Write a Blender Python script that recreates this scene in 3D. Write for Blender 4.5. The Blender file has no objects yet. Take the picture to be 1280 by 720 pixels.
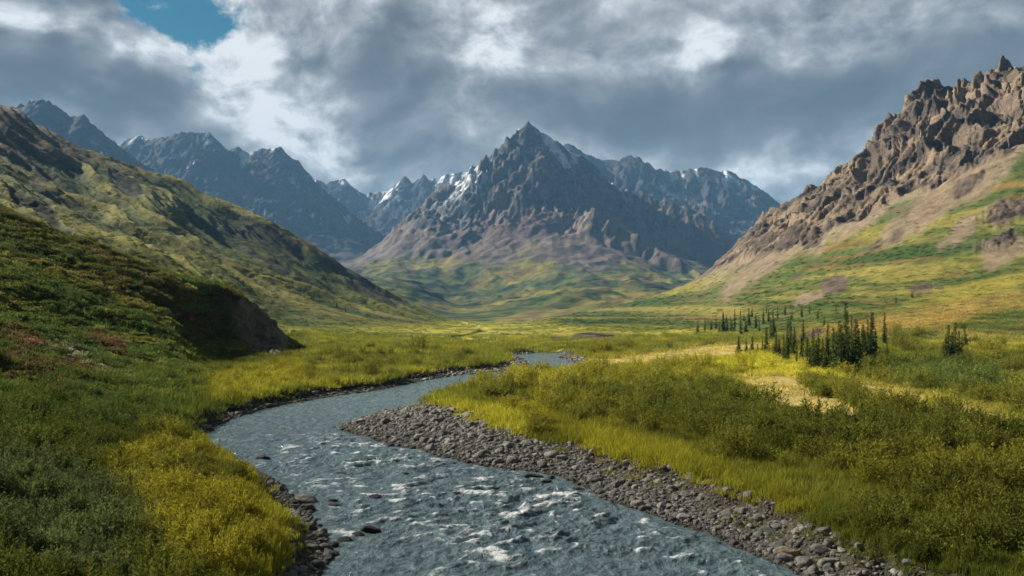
import bpy, math, random
import numpy as np
from math import radians, sin, cos, pi
rng = np.random.default_rng(7)
random.seed(7)
SC = bpy.context.scene
ROOT = SC.collection
F, HOR, CH = 900.0, 395.0, 8.0          # focal length in photo pixels, horizon row, eye height (m)
def zp(Y, py): return CH + Y*(HOR-py)/F
def ux(px): return (px-640.0)/F

# ------------------------------------------------------------------ noise
from concurrent.futures import ThreadPoolExecutor
POOL = ThreadPoolExecutor(4)
def par(fn):                                # run an elementwise array function in four threads
    def w(*a, **k):
        arr = [q for q in a if isinstance(q, np.ndarray) and q.ndim]
        if not arr or max(q.size for q in arr) < 20000: return fn(*a, **k)
        sh = np.broadcast(*arr).shape; ch = 12
        fl = [np.array_split(np.broadcast_to(q, sh).reshape(-1), ch) if isinstance(q, np.ndarray) and q.ndim else [q]*ch for q in a]
        r = list(POOL.map(lambda z: fn(*z, **k), zip(*fl)))
        if isinstance(r[0], tuple): return tuple(np.concatenate([q[i] for q in r]).reshape(sh) for i in range(len(r[0])))
        return np.concatenate(r).reshape(sh)
    return w
_rs = np.random.RandomState(11)
PERM = np.concatenate([_rs.permutation(512)]*3).astype(np.int32)
_a = _rs.rand(512)*2*np.pi
G2 = np.stack([np.cos(_a), np.sin(_a)], 1).astype(np.float32)
_g = _rs.randn(512, 3); G3 = (_g/np.linalg.norm(_g, axis=1)[:, None]).astype(np.float32)
def fade(t): return t*t*t*(t*(t*6-15)+10)
def n2(x, y, s=0):
    x = np.asarray(x, np.float64)+s*17.31; y = np.asarray(y, np.float64)-s*9.77
    xi = np.floor(x); yi = np.floor(y); fx = (x-xi).astype(np.float32); fy = (y-yi).astype(np.float32)
    xi = xi.astype(np.int64) & 511; yi = yi.astype(np.int64) & 511
    def g(dx, dy):
        h = PERM[PERM[(xi+dx) & 511]+((yi+dy) & 511)] & 511
        return G2[h, 0]*(fx-dx)+G2[h, 1]*(fy-dy)
    u = fade(fx); v = fade(fy)
    a = g(0, 0); b = g(1, 0); c = g(0, 1); d = g(1, 1)
    return (a+u*(b-a)+v*((c+u*(d-c))-(a+u*(b-a))))*1.4
def n3(x, y, z, s=0):
    x = np.asarray(x, np.float64)+s*13.7; y = np.asarray(y, np.float64)+s*5.1; z = np.asarray(z, np.float64)-s*3.3
    xi = np.floor(x); yi = np.floor(y); zi = np.floor(z)
    fx = (x-xi).astype(np.float32); fy = (y-yi).astype(np.float32); fz = (z-zi).astype(np.float32)
    xi = xi.astype(np.int64) & 511; yi = yi.astype(np.int64) & 511; zi = zi.astype(np.int64) & 511
    def g(dx, dy, dz):
        h = PERM[PERM[PERM[(xi+dx) & 511]+((yi+dy) & 511)]+((zi+dz) & 511)] & 511
        return G3[h, 0]*(fx-dx)+G3[h, 1]*(fy-dy)+G3[h, 2]*(fz-dz)
    u = fade(fx); v = fade(fy); w = fade(fz)
    def lx(dy, dz):
        a = g(0, dy, dz); b = g(1, dy, dz); return a+u*(b-a)
    a = lx(0, 0); b = lx(1, 0); c = lx(0, 1); d = lx(1, 1)
    e = a+v*(b-a); f = c+v*(d-c)
    return (e+w*(f-e))*1.5
@par
def fbm(x, y, o=5, s=0, gain=.5, lac=2.03):
    t = 0; a = 1; n = 0
    for i in range(o):
        t = t+a*n2(x, y, s+i*3); n += a; a *= gain; x, y = (x*.8-y*.6)*lac, (x*.6+y*.8)*lac
    return t/n
@par
def ridged(x, y, o=5, s=0, gain=.5, lac=2.07):
    t = 0; a = 1; n = 0; w = 1
    for i in range(o):
        r = (1-np.abs(n2(x, y, s+i*3)))**2*w; w = np.clip(r*1.6, 0, 1)
        t = t+a*r; n += a; a *= gain; x, y = (x*.8-y*.6)*lac, (x*.6+y*.8)*lac
    return t/n
@par
def ridged3(x, y, z, o=4, s=0, gain=.5, lac=2.07):
    t = 0; a = 1; n = 0
    for i in range(o):
        t = t+a*(1-np.abs(n3(x, y, z, s+i*3))*1.3)**2; n += a; a *= gain; x, y, z = x*lac, y*lac, z*lac
    return t/n
@par
def worley2(x, y, s=0):
    xi = np.floor(x).astype(np.int64); yi = np.floor(y).astype(np.int64)
    f1 = np.full(np.shape(x), 9., np.float32); f2 = f1.copy(); idv = np.zeros(np.shape(x), np.float32)
    for dx in (-1, 0, 1):
        for dy in (-1, 0, 1):
            h = PERM[PERM[(xi+dx+s*7) & 511]+((yi+dy) & 511)] & 511; h2 = PERM[h+137] & 511
            d = np.hypot(xi+dx+h/512.-x, yi+dy+h2/512.-y).astype(np.float32)
            c = d < f1; f2 = np.where(c, f1, np.minimum(f2, d)); idv = np.where(c, h/512., idv); f1 = np.where(c, d, f1)
    return f1, f2, idv
def ss(a, b, x):
    t = np.clip((x-a)/(b-a+1e-12), 0, 1); return t*t*(3-2*t)
def lerp(a, b, t): return a+(b-a)*t
def cmix(c, col, t): return c+(np.array(col, np.float32)-c)*np.asarray(t, np.float32)[..., None]

# ------------------------------------------------------------------ object helpers
def tag(o, label=None, cat=None, group=None, kind=None):
    if label: o['label'] = label
    if cat: o['category'] = cat
    if group: o['group'] = group
    if kind: o['kind'] = kind
    return o
def mesh_np(name, V, Fc, mat=None, smooth=True, attrs=None, k=4):
    me = bpy.data.meshes.new(name)
    V = np.ascontiguousarray(V, np.float32); Fc = np.ascontiguousarray(Fc, np.int32)
    me.vertices.add(len(V)); me.vertices.foreach_set('co', V.ravel())
    me.loops.add(Fc.size); me.loops.foreach_set('vertex_index', Fc.ravel())
    me.polygons.add(len(Fc))
    me.polygons.foreach_set('loop_start', np.arange(0, Fc.size, Fc.shape[1], dtype=np.int32))
    me.update(calc_edges=True)
    me.polygons.foreach_set('use_smooth', np.full(len(Fc), smooth))
    for an, (ty, dat) in (attrs or {}).items():
        at = me.attributes.new(an, ty, 'POINT')
        if ty == 'FLOAT_COLOR':
            d = np.ones((len(V), 4), np.float32); d[:, :dat.shape[1]] = dat; at.data.foreach_set('color', d.ravel())
        elif ty == 'FLOAT_VECTOR': at.data.foreach_set('vector', np.ascontiguousarray(dat, np.float32).ravel())
        else: at.data.foreach_set('value', np.ascontiguousarray(dat))
    if mat: me.materials.append(mat)
    return me
def link(name, me, parent=None, loc=None):
    o = bpy.data.objects.new(name, me); ROOT.objects.link(o)
    if parent: o.parent = parent
    if loc is not None: o.location = loc
    return o
def grid_faces(nu, nv):
    i = np.arange(nu*nv).reshape(nu, nv)
    return np.stack([i[:-1, :-1], i[1:, :-1], i[1:, 1:], i[:-1, 1:]], -1).reshape(-1, 4)
def sub_mesh(V, Fc, sel, attrs):
    f = Fc[sel]; used = np.unique(f); mp = np.full(len(V), -1, np.int32); mp[used] = np.arange(len(used))
    return V[used], mp[f], {k: (t, d[used]) for k, (t, d) in attrs.items()}

# ------------------------------------------------------------------ node helpers
class NT:
    def __init__(s, tree): s.t = tree; s.n = tree.nodes; s.l = tree.links
    def new(s, ty, **kw):
        n = s.n.new(ty)
        for k, v in kw.items(): setattr(n, k, v)
        return n
    def put(s, sock, v):
        if isinstance(v, bpy.types.NodeSocket): s.l.new(v, sock)
        elif v is not None: sock.default_value = v
    def math(s, op, a, b=None, c=None, clamp=False):
        n = s.new('ShaderNodeMath', operation=op, use_clamp=clamp)
        for i, v in enumerate((a, b, c)):
            if v is not None: s.put(n.inputs[i], v)
        return n.outputs[0]
    def vm(s, op, a, b=None):
        n = s.new('ShaderNodeVectorMath', operation=op); s.put(n.inputs[0], a)
        if b is not None: s.put(n.inputs[3] if op == 'SCALE' else n.inputs[1], b)
        return n.outputs['Value'] if op in ('LENGTH', 'DOT_PRODUCT', 'DISTANCE') else n.outputs[0]
    def noise(s, vec, scale, detail=6, rough=.55, out='Fac', dist=0, lac=2.0):
        n = s.new('ShaderNodeTexNoise'); s.put(n.inputs['Vector'], vec); n.inputs['Scale'].default_value = scale
        n.inputs['Detail'].default_value = detail; n.inputs['Roughness'].default_value = rough
        n.inputs['Distortion'].default_value = dist; n.inputs['Lacunarity'].default_value = lac
        return n.outputs[out]
    def vor(s, vec, scale, feat='F1', out='Distance', rand=1):
        n = s.new('ShaderNodeTexVoronoi', feature=feat); s.put(n.inputs['Vector'], vec); n.inputs['Scale'].default_value = scale
        return n.outputs[out]
    def mr(s, v, a, b, c=0., d=1., smooth=True):
        n = s.new('ShaderNodeMapRange', interpolation_type='SMOOTHSTEP' if smooth else 'LINEAR')
        s.put(n.inputs[0], v)
        for i, q in enumerate((a, b, c, d)): s.put(n.inputs[i+1], q)
        return n.outputs[0]
    def mix(s, f, a, b, blend='MIX'):
        n = s.new('ShaderNodeMix', data_type='RGBA', blend_type=blend)
        s.put(n.inputs[0], f); s.put(n.inputs[6], a if isinstance(a, bpy.types.NodeSocket) else (*a, 1)); s.put(n.inputs[7], b if isinstance(b, bpy.types.NodeSocket) else (*b, 1))
        return n.outputs[2]
    def hsv(s, col, h=.5, sa=1., v=1.):
        n = s.new('ShaderNodeHueSaturation'); s.put(n.inputs['Color'], col); s.put(n.inputs['Hue'], h); s.put(n.inputs['Saturation'], sa); s.put(n.inputs['Value'], v)
        return n.outputs[0]
    def bump(s, h, dist, strength=1., nrm=None):
        n = s.new('ShaderNodeBump'); s.put(n.inputs['Height'], h); n.inputs['Distance'].default_value = dist; s.put(n.inputs['Strength'], strength)
        if nrm is not None: s.put(n.inputs['Normal'], nrm)
        return n.outputs[0]
    def attr(s, name, ty='GEOMETRY', out='Color'):
        n = s.new('ShaderNodeAttribute', attribute_name=name, attribute_type=ty); return n.outputs[out]
    def val(s, c, v):           # colour times a scalar
        n = s.new('ShaderNodeVectorMath', operation='SCALE'); s.put(n.inputs[0], c); s.put(n.inputs[3], v); return n.outputs[0]
def new_mat(name):
    m = bpy.data.materials.new(name); m.use_nodes = True; m.node_tree.nodes.clear()
    t = NT(m.node_tree); out = t.new('ShaderNodeOutputMaterial'); return m, t, out
def principled(t, out, col, rough=.9, spec=.2, nrm=None):
    b = t.new('ShaderNodeBsdfPrincipled'); t.put(b.inputs['Base Color'], col if isinstance(col, bpy.types.NodeSocket) else (*col, 1))
    t.put(b.inputs['Roughness'], rough); t.put(b.inputs['Specular IOR Level'], spec)
    if nrm is not None: t.put(b.inputs['Normal'], nrm)
    t.l.new(b.outputs[0], out.inputs[0]); return b

# ------------------------------------------------------------------ valley terrain, lofted along lines of equal kind
P = 'p'; Z = 'z'
def kn(*a): return [(Y, zp(Y, v) if k == P else v) for (Y, k, v) in a]
COLS = {
 -300: kn((5,Z,3),(18,Z,4),(30,Z,6),(45,Z,9),(70,P,330),(100,P,240),(118,P,190),(175,P,215),(340,P,190),(540,P,120),(790,P,30),(1300,Z,240),(2500,Z,80),(9000,Z,-20)),
 0:    kn((5,Z,1.8),(18,Z,1.5),(30,P,568),(45,P,492),(70,P,398),(100,P,312),(122,P,260),(175,P,280),(340,P,246),(540,P,198),(800,P,145),(1300,Z,150),(2500,Z,50),(9000,Z,-20)),
 100:  kn((5,Z,1.2),(18,Z,1.1),(30,P,595),(45,P,516),(70,P,430),(100,P,356),(126,P,302),(178,P,318),(345,P,286),(545,P,245),(815,P,200),(1300,Z,110),(2500,Z,30),(9000,Z,-20)),
 200:  kn((5,Z,.8),(18,Z,.9),(30,Z,.9),(48,Z,1.1),(72,P,456),(105,P,394),(138,P,340),(182,P,354),(350,P,322),(550,P,280),(830,P,231),(1300,Z,80),(2500,Z,20),(9000,Z,-20)),
 280:  kn((5,Z,.7),(18,Z,.8),(30,Z,.8),(50,Z,.8),(80,Z,1.0),(124,P,446),(146,P,366),(188,P,392),(358,P,352),(560,P,315),(843,P,262),(1300,Z,60),(2500,Z,15),(9000,Z,-20)),
 335:  kn((5,Z,.7),(18,Z,.7),(30,Z,.7),(50,Z,.7),(80,Z,.9),(134,Z,1.6),(150,P,400),(176,P,424),(320,P,392),(530,P,340),(852,P,288),(1300,Z,50),(2500,Z,12),(9000,Z,-20)),
 372:  kn((5,Z,.7),(18,Z,.7),(30,Z,.7),(50,Z,.7),(80,Z,.9),(134,Z,1.0),(152,Z,1.3),(180,Z,2.2),(310,P,404),(520,P,358),(860,P,307),(1300,Z,40),(2500,Z,10),(9000,Z,-20)),
 440:  kn((5,Z,.6),(18,Z,.6),(30,Z,.6),(50,Z,.6),(80,Z,.8),(120,Z,.9),(150,Z,.9),(185,Z,1.3),(300,Z,3.4),(510,P,384),(875,P,346),(1300,Z,25),(2500,Z,10),(9000,Z,-20)),
 510:  kn((5,Z,.6),(18,Z,.6),(30,Z,.6),(50,Z,.6),(80,Z,.8),(115,Z,.8),(145,Z,.8),(182,Z,.9),(300,Z,1.8),(500,P,397),(890,P,383),(1300,Z,14),(2500,Z,10),(9000,Z,-20)),
 580:  kn((5,Z,.6),(18,Z,.6),(30,Z,.6),(50,Z,.6),(78,Z,.8),(112,Z,.8),(142,Z,.8),(180,Z,.8),(300,Z,.9),(500,Z,1.6),(900,P,401),(1300,Z,3),(2500,Z,8),(9000,Z,-20)),
 650:  kn((5,Z,.6),(18,Z,.6),(30,Z,.6),(50,Z,.6),(75,Z,.8),(110,Z,.8),(140,Z,.8),(178,Z,.8),(300,Z,.9),(500,Z,1.4),(910,P,402),(1300,Z,3),(2500,Z,6),(9000,Z,-20)),
 740:  kn((5,Z,.7),(18,Z,.8),(30,Z,.8),(50,Z,.8),(72,Z,.9),(108,Z,.9),(138,Z,.9),(178,Z,1.1),(300,Z,2.4),(500,P,399),(920,P,389),(1300,Z,2),(2500,Z,4),(9000,Z,-20)),
 800:  kn((5,Z,.8),(18,Z,.8),(30,Z,.9),(50,Z,.9),(72,Z,.9),(107,Z,1.0),(138,Z,1.0),(178,Z,1.1),(295,P,414),(490,P,399),(930,P,377),(1300,Z,6),(2500,Z,4),(9000,Z,-20)),
 860:  kn((5,Z,.9),(18,Z,.9),(30,Z,1.0),(50,Z,1.0),(71,Z,1.0),(106,Z,1.0),(137,Z,1.1),(178,Z,1.3),(290,P,411),(480,P,391),(930,P,356),(1300,Z,20),(2500,Z,4),(9000,Z,-20)),
 960:  kn((5,Z,1),(18,Z,1),(30,Z,1.1),(49,Z,1.1),(70,Z,1.1),(106,Z,1.2),(136,Z,1.6),(177,P,426),(280,P,398),(455,P,360),(850,P,276),(1300,Z,60),(2500,Z,4),(9000,Z,-20)),
 1060: kn((5,Z,1),(18,Z,1),(30,Z,1.1),(48,Z,1.1),(70,Z,1.1),(105,Z,1.6),(135,P,432),(175,P,414),(272,P,372),(430,P,320),(760,P,212),(1300,Z,80),(2500,Z,4),(9000,Z,-20)),
 1160: kn((5,Z,1),(18,Z,1),(30,Z,1.1),(48,Z,1.1),(70,Z,1.1),(104,Z,1.6),(134,P,432),(172,P,408),(268,P,352),(415,P,276),(690,P,128),(1300,Z,100),(2500,Z,4),(9000,Z,-20)),
 1280: kn((5,Z,1),(18,Z,1),(30,Z,1.1),(48,Z,1.1),(70,Z,1.2),(102,P,452),(132,P,431),(168,P,404),(258,P,336),(385,P,246),(610,P,84),(1300,Z,120),(2500,Z,4),(9000,Z,-20)),
 1580: kn((5,Z,1.5),(18,Z,1.5),(30,Z,1.6),(48,Z,1.8),(70,Z,2.2),(100,P,438),(130,P,410),(165,P,370),(250,P,285),(370,P,165),(560,P,-40),(1300,Z,150),(2500,Z,4),(9000,Z,-20)),
}
NU, NV = 1150, 1120
U = np.concatenate([np.linspace(ux(-700), ux(-230), 60, endpoint=False), np.linspace(ux(-230), ux(1500), NU), np.linspace(ux(1500), ux(2000), 61)[1:]]); NU = len(U)
LY = np.concatenate([np.linspace(np.log(a_), np.log(b_), n_, endpoint=False) for a_, b_, n_ in ((6., 12., 50), (12., 100., 400), (100., 250., 220), (250., 1000., 580), (1000., 1200., 20), (1200., 8800., 40))])
NV = len(LY)
cpx = np.array(sorted(COLS), float)
KY = np.array([[np.log(k[0]) for k in COLS[int(c)]] for c in cpx]); KZ = np.array([[k[1] for k in COLS[int(c)]] for c in cpx])
def pchip(x, y, xq):       # monotone cubic, x (n,), y (n, m), xq (q,)
    h = np.diff(x); d = np.diff(y, axis=0)/h[:, None]
    m = np.zeros_like(y); m[0] = d[0]; m[-1] = d[-1]
    w1 = 2*h[1:]+h[:-1]; w2 = h[1:]+2*h[:-1]
    ok = d[:-1]*d[1:] > 0
    with np.errstate(divide='ignore', invalid='ignore'):
        hm = (w1+w2)[:, None]/(w1[:, None]/d[:-1]+w2[:, None]/d[1:])
    m[1:-1] = np.where(ok, hm, 0)
    i = np.clip(np.searchsorted(x, xq)-1, 0, len(x)-2); t = ((xq-x[i])/h[i])[:, None]; hh = h[i][:, None]
    return y[i]*(1+2*t)*(1-t)**2+m[i]*hh*t*(1-t)**2+y[i+1]*t*t*(3-2*t)+m[i+1]*hh*t*t*(t-1)
PXg = 640+F*U
PXc = np.clip(PXg, -300, 1580); KYu = pchip(cpx, KY, PXc); KZu = pchip(cpx, KZ, PXc)
B = np.empty((NU, NV))
for i in range(NU): B[i] = pchip(KYu[i], KZu[i][:, None], LY)[:, 0]
UU, LL = np.meshgrid(U, LY, indexing='ij'); YY = np.exp(LL); XX = UU*YY; PX = 640+F*UU

# ---- river: bank lines, flat water at z = 0
def g0(px, py): Y = CH*F/(py-HOR); return (ux(px)*Y, Y)
LB = [(330,900),(395,760),(402,720),(420,692),(402,652),(372,622),(330,592),(292,577),(262,562),(250,546),(264,533),(300,520),(350,506),(420,495),(480,487),(528,476),(560,470.5),(630,464),(664,457),(652,449),(640,445),(668,441)]
RB = [(1500,900),(1120,760),(1012,720),(930,690),(822,650),(752,626),(712,603),(682,592),(622,587),(560,572),(500,559),(450,547),(418,536),(440,525),(500,510),(560,496),(622,483),(660,474),(712,468),(738,460),(715,452),(700,446),(700,441)]
UP = [((668,441),(700,441)),((640,436),(664,436.5)),((590,430),(606,430.5)),((560,424),(572,424.5)),((590,419),(600,419.5)),((604,414),(612,414.3)),((590,409),(596,409.3)),((574,405),(580,405.2))]
def smooth_line(p, it=2):
    p = np.array(p, float)
    for _ in range(it):
        q = np.empty((2*len(p)-2, 2)); q[0::2] = .75*p[:-1]+.25*p[1:]; q[1::2] = .25*p[:-1]+.75*p[1:]
        p = np.vstack([p[:1], q, p[-1:]])
    return p
lbw = np.array([g0(*p) for p in smooth_line(LB)]); rbw = np.array([g0(*p) for p in smooth_line(RB)])
upl = np.array([g0(*a) for a, b in UP[1:]]); upr = np.array([g0(*b) for a, b in UP[1:]])
RIV = np.vstack([lbw, upl, upr[::-1], rbw[::-1]])
GL = [(300,900),(340,760),(352,720),(362,680),(345,645),(310,610),(270,580),(247,557),(240,540),(254,526),(297,516.5),(347,502.5),(419,491.5),(480,484.3),(524,472.5),(558,467.5),(622,461),(640,452),(628,446),(650,441)]
GR = [(1660,900),(1210,760),(1086,720),(980,676),(886,632),(793,597),(720,572),(650,553),(592,528),(545,513),(532,507),(562,492),(624,479.5),(662,470),(716,464.5),(745,458),(728,450),(712,441)]
GRAV = np.vstack([[g0(*p) for p in smooth_line(GL)], [g0(*p) for p in smooth_line(GR)[::-1]]])
def sdf_poly(px_, py_, poly):
    return par(lambda a, b: _sdf(a, b, poly))(px_, py_)
def _sdf(px_, py_, poly):
    d = np.full(px_.shape, 1e9); ins = np.zeros(px_.shape, bool)
    for (ax, ay), (bx, by) in zip(poly, np.roll(poly, -1, axis=0)):
        ex, ey = bx-ax, by-ay; wx, wy = px_-ax, py_-ay
        t = np.clip((wx*ex+wy*ey)/(ex*ex+ey*ey+1e-9), 0, 1)
        d = np.minimum(d, (wx-ex*t)**2+(wy-ey*t)**2)
        c = ((ay <= py_) & (by > py_)) | ((by <= py_) & (ay > py_))
        with np.errstate(divide='ignore', invalid='ignore'):
            ins ^= c & (px_ < ax+(py_-ay)/(by-ay+1e-12)*ex)
    return np.where(ins, -1, 1)*np.sqrt(d)
near = (YY < 760) & (PX > 200) & (np.abs(XX+.0*YY) < 60)
SDR = np.full(B.shape, 200.); SDG = np.full(B.shape, 200.)
SDR[near] = sdf_poly(XX[near], YY[near], RIV); SDG[near] = sdf_poly(XX[near], YY[near], GRAV)
edge = .35*fbm(XX*.5, YY*.5, 4, 3)*np.clip(YY/30, 1, 4)+.9*fbm(XX*.12, YY*.12, 3, 9)
SDRn = SDR+edge*.7; SDGn = SDG+edge*1.3

# ---- relief added to the loft
PYB = HOR-F*(B-CH)/YY
hill = ss(1.2, 5, B)                         # 0 on the flats, 1 on slopes
leftn = ss(380, 330, PX)*ss(190, 165, YY)
far = ss(170, 230, YY)
leftf = far*ss(620, 540, PX)
rightf = ss(620, 720, PX)*ss(100, 150, YY)
H = B.copy()
H += (.25*fbm(XX*.09, YY*.09, 4, 1)+.08*fbm(XX*.6, YY*.6, 3, 2))*ss(8, 20, YY)
H += leftn*hill*(2.2*fbm(XX*.035, YY*.035, 4, 21)+.7*(ridged(XX*.12, YY*.12, 4, 22)-.5))
# gullies on the left hill run downslope to the right
gx = XX*.55+YY*.84; gy = XX*.84-YY*.55
wrp = fbm(XX*.006, YY*.006, 3, 31)*45
ga = .8*ridged((gx+wrp)*.011, gy*.0018, 3, 33)+.55*ridged((gx+wrp)*.03, gy*.0036, 4, 35)+.3*ridged((gx+.5*wrp)*.085, gy*.009, 3, 36)
H += leftf*ss(2, 25, B)*(-15*(1.0-ga)+3+5*fbm(XX*.012, YY*.012, 5, 37))
H += leftf*ss(2, 12, B)*(1.6*fbm(gx*.07, gy*.012, 5, 34)+.7*fbm(XX*.05, YY*.05, 4, 38)+.7*ridged(XX*.12, YY*.12, 3, 39))
hx = XX*.8-YY*.6; hy = XX*.6+YY*.8
H += rightf*ss(2, 20, B)*(3.2*(ridged(hy*.016+.5*fbm(XX*.01, YY*.01, 2, 41), hx*.006, 4, 42)-.55)+2.5*fbm(XX*.02, YY*.02, 5, 43)+.7*fbm(XX*.12, YY*.12, 4, 44))
# image row of the ground (used to lay out cover the photograph shows, on the ground itself)
# the rock band under the right-hand crest
crest_y = np.interp(PX, [640,860,887,949,980,1015,1055,1069,1087,1118,1144,1180,1211,1258,1280,1580],[412,356,328,283,248,230,210,182,160,156,134,106,103,76,78,-40])
rock_lo = np.interp(PX, [640,840,880,940,1000,1024,1040,1109,1144,1200,1280,1580],[300,356,345,318,300,306,285,258,236,214,176,50])
jit = 9*fbm(XX*.03, YY*.03, 4, 51)+12*fbm(XX*.011, YY*.011, 3, 52)
ROCK = rightf*ss(10, -6, (PYB-rock_lo)+jit)*ss(835, 880, PX)*(YY > 300)
# scattered outcrops: ellipses in the ground's own bearing / row
def blob(px, py, rx, ry, rot=0., wob=.45, s=60):
    a = radians(rot); dx = PX-px; dy = PYB-py
    q = np.hypot((dx*cos(a)+dy*sin(a))/rx, (-dx*sin(a)+dy*cos(a))/ry)
    return q+wob*fbm(XX*3.2/np.maximum(YY*rx/F, .5)*.5, YY*3.2/np.maximum(YY*rx/F, .5)*.18, 4, s)
OUT = np.zeros(B.shape)
for (px, py, rx, ry, rot, ymin, ymax) in [(1262,262,36,17,-18,180,600),(1250,300,32,11,-22,150,600),(1155,357,22,7,-12,120,500),(1040,355,24,9,-15,140,600),
        (735,421,42,5.5,-3,170,500),(1105,300,30,7,-25,200,600),(1010,300,12,12,0,300,800),(1230,455,38,6,-10,80,140),(985,430,20,6,-25,90,200),(1020,418,16,6,-25,90,200),
        (1210,230,26,8,-30,250,600),(1000,345,9,4,-10,200,600)]:
    OUT = np.maximum(OUT, ss(1.15, .6, blob(px, py, rx, ry, rot, .9))*(YY > ymin)*(YY < ymax))
CLIFF = ss(1.08, .8, blob(325, 412, 46, 30, 38, .3, 71))*(YY > 118)*(YY < 160)
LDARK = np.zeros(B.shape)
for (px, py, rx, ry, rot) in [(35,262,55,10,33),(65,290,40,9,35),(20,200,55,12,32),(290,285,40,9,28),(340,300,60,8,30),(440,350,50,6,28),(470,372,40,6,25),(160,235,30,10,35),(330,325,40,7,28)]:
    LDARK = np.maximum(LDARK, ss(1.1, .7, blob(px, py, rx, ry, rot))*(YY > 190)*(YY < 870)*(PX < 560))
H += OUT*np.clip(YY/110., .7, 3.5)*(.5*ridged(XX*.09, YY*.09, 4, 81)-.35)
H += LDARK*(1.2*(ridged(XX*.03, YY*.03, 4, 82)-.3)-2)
H += CLIFF*(1.1*(ridged(XX*.35, YY*.35, 4, 83)-.5))
# river bed, gravel and banks
flat = ss(6, 2.5, H)
bed = np.where(SDRn < 0, -.10-.45*(1-np.exp(SDRn/2.5)), .02+.09*np.clip(SDRn, 0, 6)**.9)
wg = ss(.5, -.6, SDGn)
H = np.where(near, lerp(np.where(near, np.minimum(H, .05+.55*np.maximum(SDRn, 0)+60*(SDR > 12)), H), bed+.03*fbm(XX*2, YY*2, 3, 5), wg), H)
Zg = H
def bil(A, x, y):
    u = np.clip(np.interp(x/y, U, np.arange(NU)), 0, NU-1.001); ly = np.log(np.maximum(y, 6.01))
    v = np.clip(np.interp(ly, LY, np.arange(NV)), 0, NV-1.001)
    i = u.astype(int); j = v.astype(int); a = u-i; b = v-j
    return A[i, j]*(1-a)*(1-b)+A[i+1, j]*a*(1-b)+A[i, j+1]*(1-a)*b+A[i+1, j+1]*a*b
def hz(x, y): return bil(Zg, np.asarray(x, float), np.asarray(y, float))
def ray(px, py, ymin=12):
    Ys = np.exp(np.linspace(np.log(ymin), np.log(1100), 4000)); pr = HOR-F*(hz(ux(px)*Ys, Ys)-CH)/Ys
    k = np.argmax(pr <= py); return Ys[k] if pr[k] <= py else 1000.
# normals of the height grid
def grid_normals(Xa, Ya, Za):
    du = np.stack([np.gradient(A, axis=0) for A in (Xa, Ya, Za)], -1); dv = np.stack([np.gradient(A, axis=1) for A in (Xa, Ya, Za)], -1)
    n = np.cross(du, dv); n /= np.linalg.norm(n, axis=-1)[..., None]+1e-9
    return n*np.sign(n[..., 2:3]+1e-9)
# craggy displacement along the slope normal (blocks, ribs and clefts)
NRM = grid_normals(XX, YY, B)
Pos = np.stack([XX, YY, Zg], -1)
m = ROCK > .01
x, y, z = Pos[m].T; wq = ROCK[m]
al = x*.62-y*.78; ac = x*.78+y*.62                       # along / across the crest
wx = 10*n3(x*.03, y*.03, z*.03, 5)
f1, f2, idc = worley2((al+wx)/24., (z*1.0+ac*.25+wx)/46., 3)
g1, g2, idg = worley2((al+wx*1.3)/9., (z+ac*.3)/17., 4)
k1, k2, idk = worley2((al+wx)/3.8, (z+ac*.3)/6.5, 5)
fn = ridged3((al+wx*1.5)/30., ac/80., z/120., 3, 8, .5)
fm = ridged3((al+wx)/9.5, ac/22., z/42., 4, 18, .55)
disp = 10*(idc-.35)-5*np.exp(-(f2-f1)*7)+3.5*(idg-.45)-2*np.exp(-(g2-g1)*6)+1.4*(idk-.5)+30*(fn-.55)+12*(fm-.5)+1.3*n3(x/1.7, y/1.7, z/3., 10)
tp = ss(0, 1, (rock_lo[m]-PYB[m])/np.maximum(rock_lo[m]-crest_y[m], 5))
Dv = NRM[m]*.75+np.array([-.15, -.25, .45]); Dv /= np.linalg.norm(Dv, axis=1)[:, None]
scl = np.interp(PX[m], [850, 950, 1060, 1580], [.35, .6, 1, 1])
Pos[m] += Dv*((disp*.8-5.0)*wq*scl*(.55+.45*tp))[:, None]
m2 = (OUT > .02) | (CLIFF > .02)
x, y, z = Pos[m2].T; s_ = np.clip(y/220., .35, 2.2); w_ = np.maximum(OUT, CLIFF)[m2]
f1, f2, idc = worley2(x/(5*s_), (z*1.4+y*.4)/(5*s_), 6)
Pos[m2] += NRM[m2]*(w_*s_*np.where(CLIFF[m2] > .02, .5, np.where(x/y > .64, .5, .05))*(2.0*(idc-.4)+1.6*np.minimum(f2-f1, .6)+1.6*ridged3(x/(3*s_), y/(3*s_), z/(3*s_), 4, 3)-.8))[:, None]

# ------------------------------------------------------------------ ground colours (albedo) per vertex
PYG = HOR-F*(Zg-CH)/YY
N2 = grid_normals(XX, YY, Zg); slope = 1-N2[..., 2]
A1 = fbm(XX*.02, YY*.02, 5, 101); A2 = fbm(XX*.11, YY*.11, 5, 102); A3 = fbm(XX*.5, YY*.5, 4, 103)
C = np.empty(B.shape+(3,), np.float32); C[:] = (.105, .115, .022)
C = cmix(C, (.22, .19, .025), ss(-.05, .35, A1+.6*A2))
C = cmix(C, (.045, .075, .014), ss(.08, .4, A2*.8-A1*.5))
# valley floor between: yellow meadow
C = cmix(C, (.33, .285, .045), ss(100, 150, YY)*ss(8, 2, B)*ss(-.45, .2, A1+.5*A2))
C = cmix(C, (.11, .13, .02), ss(100, 150, YY)*ss(8, 2, B)*ss(.0, .3, A2-.6*A1)*.85)
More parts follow.
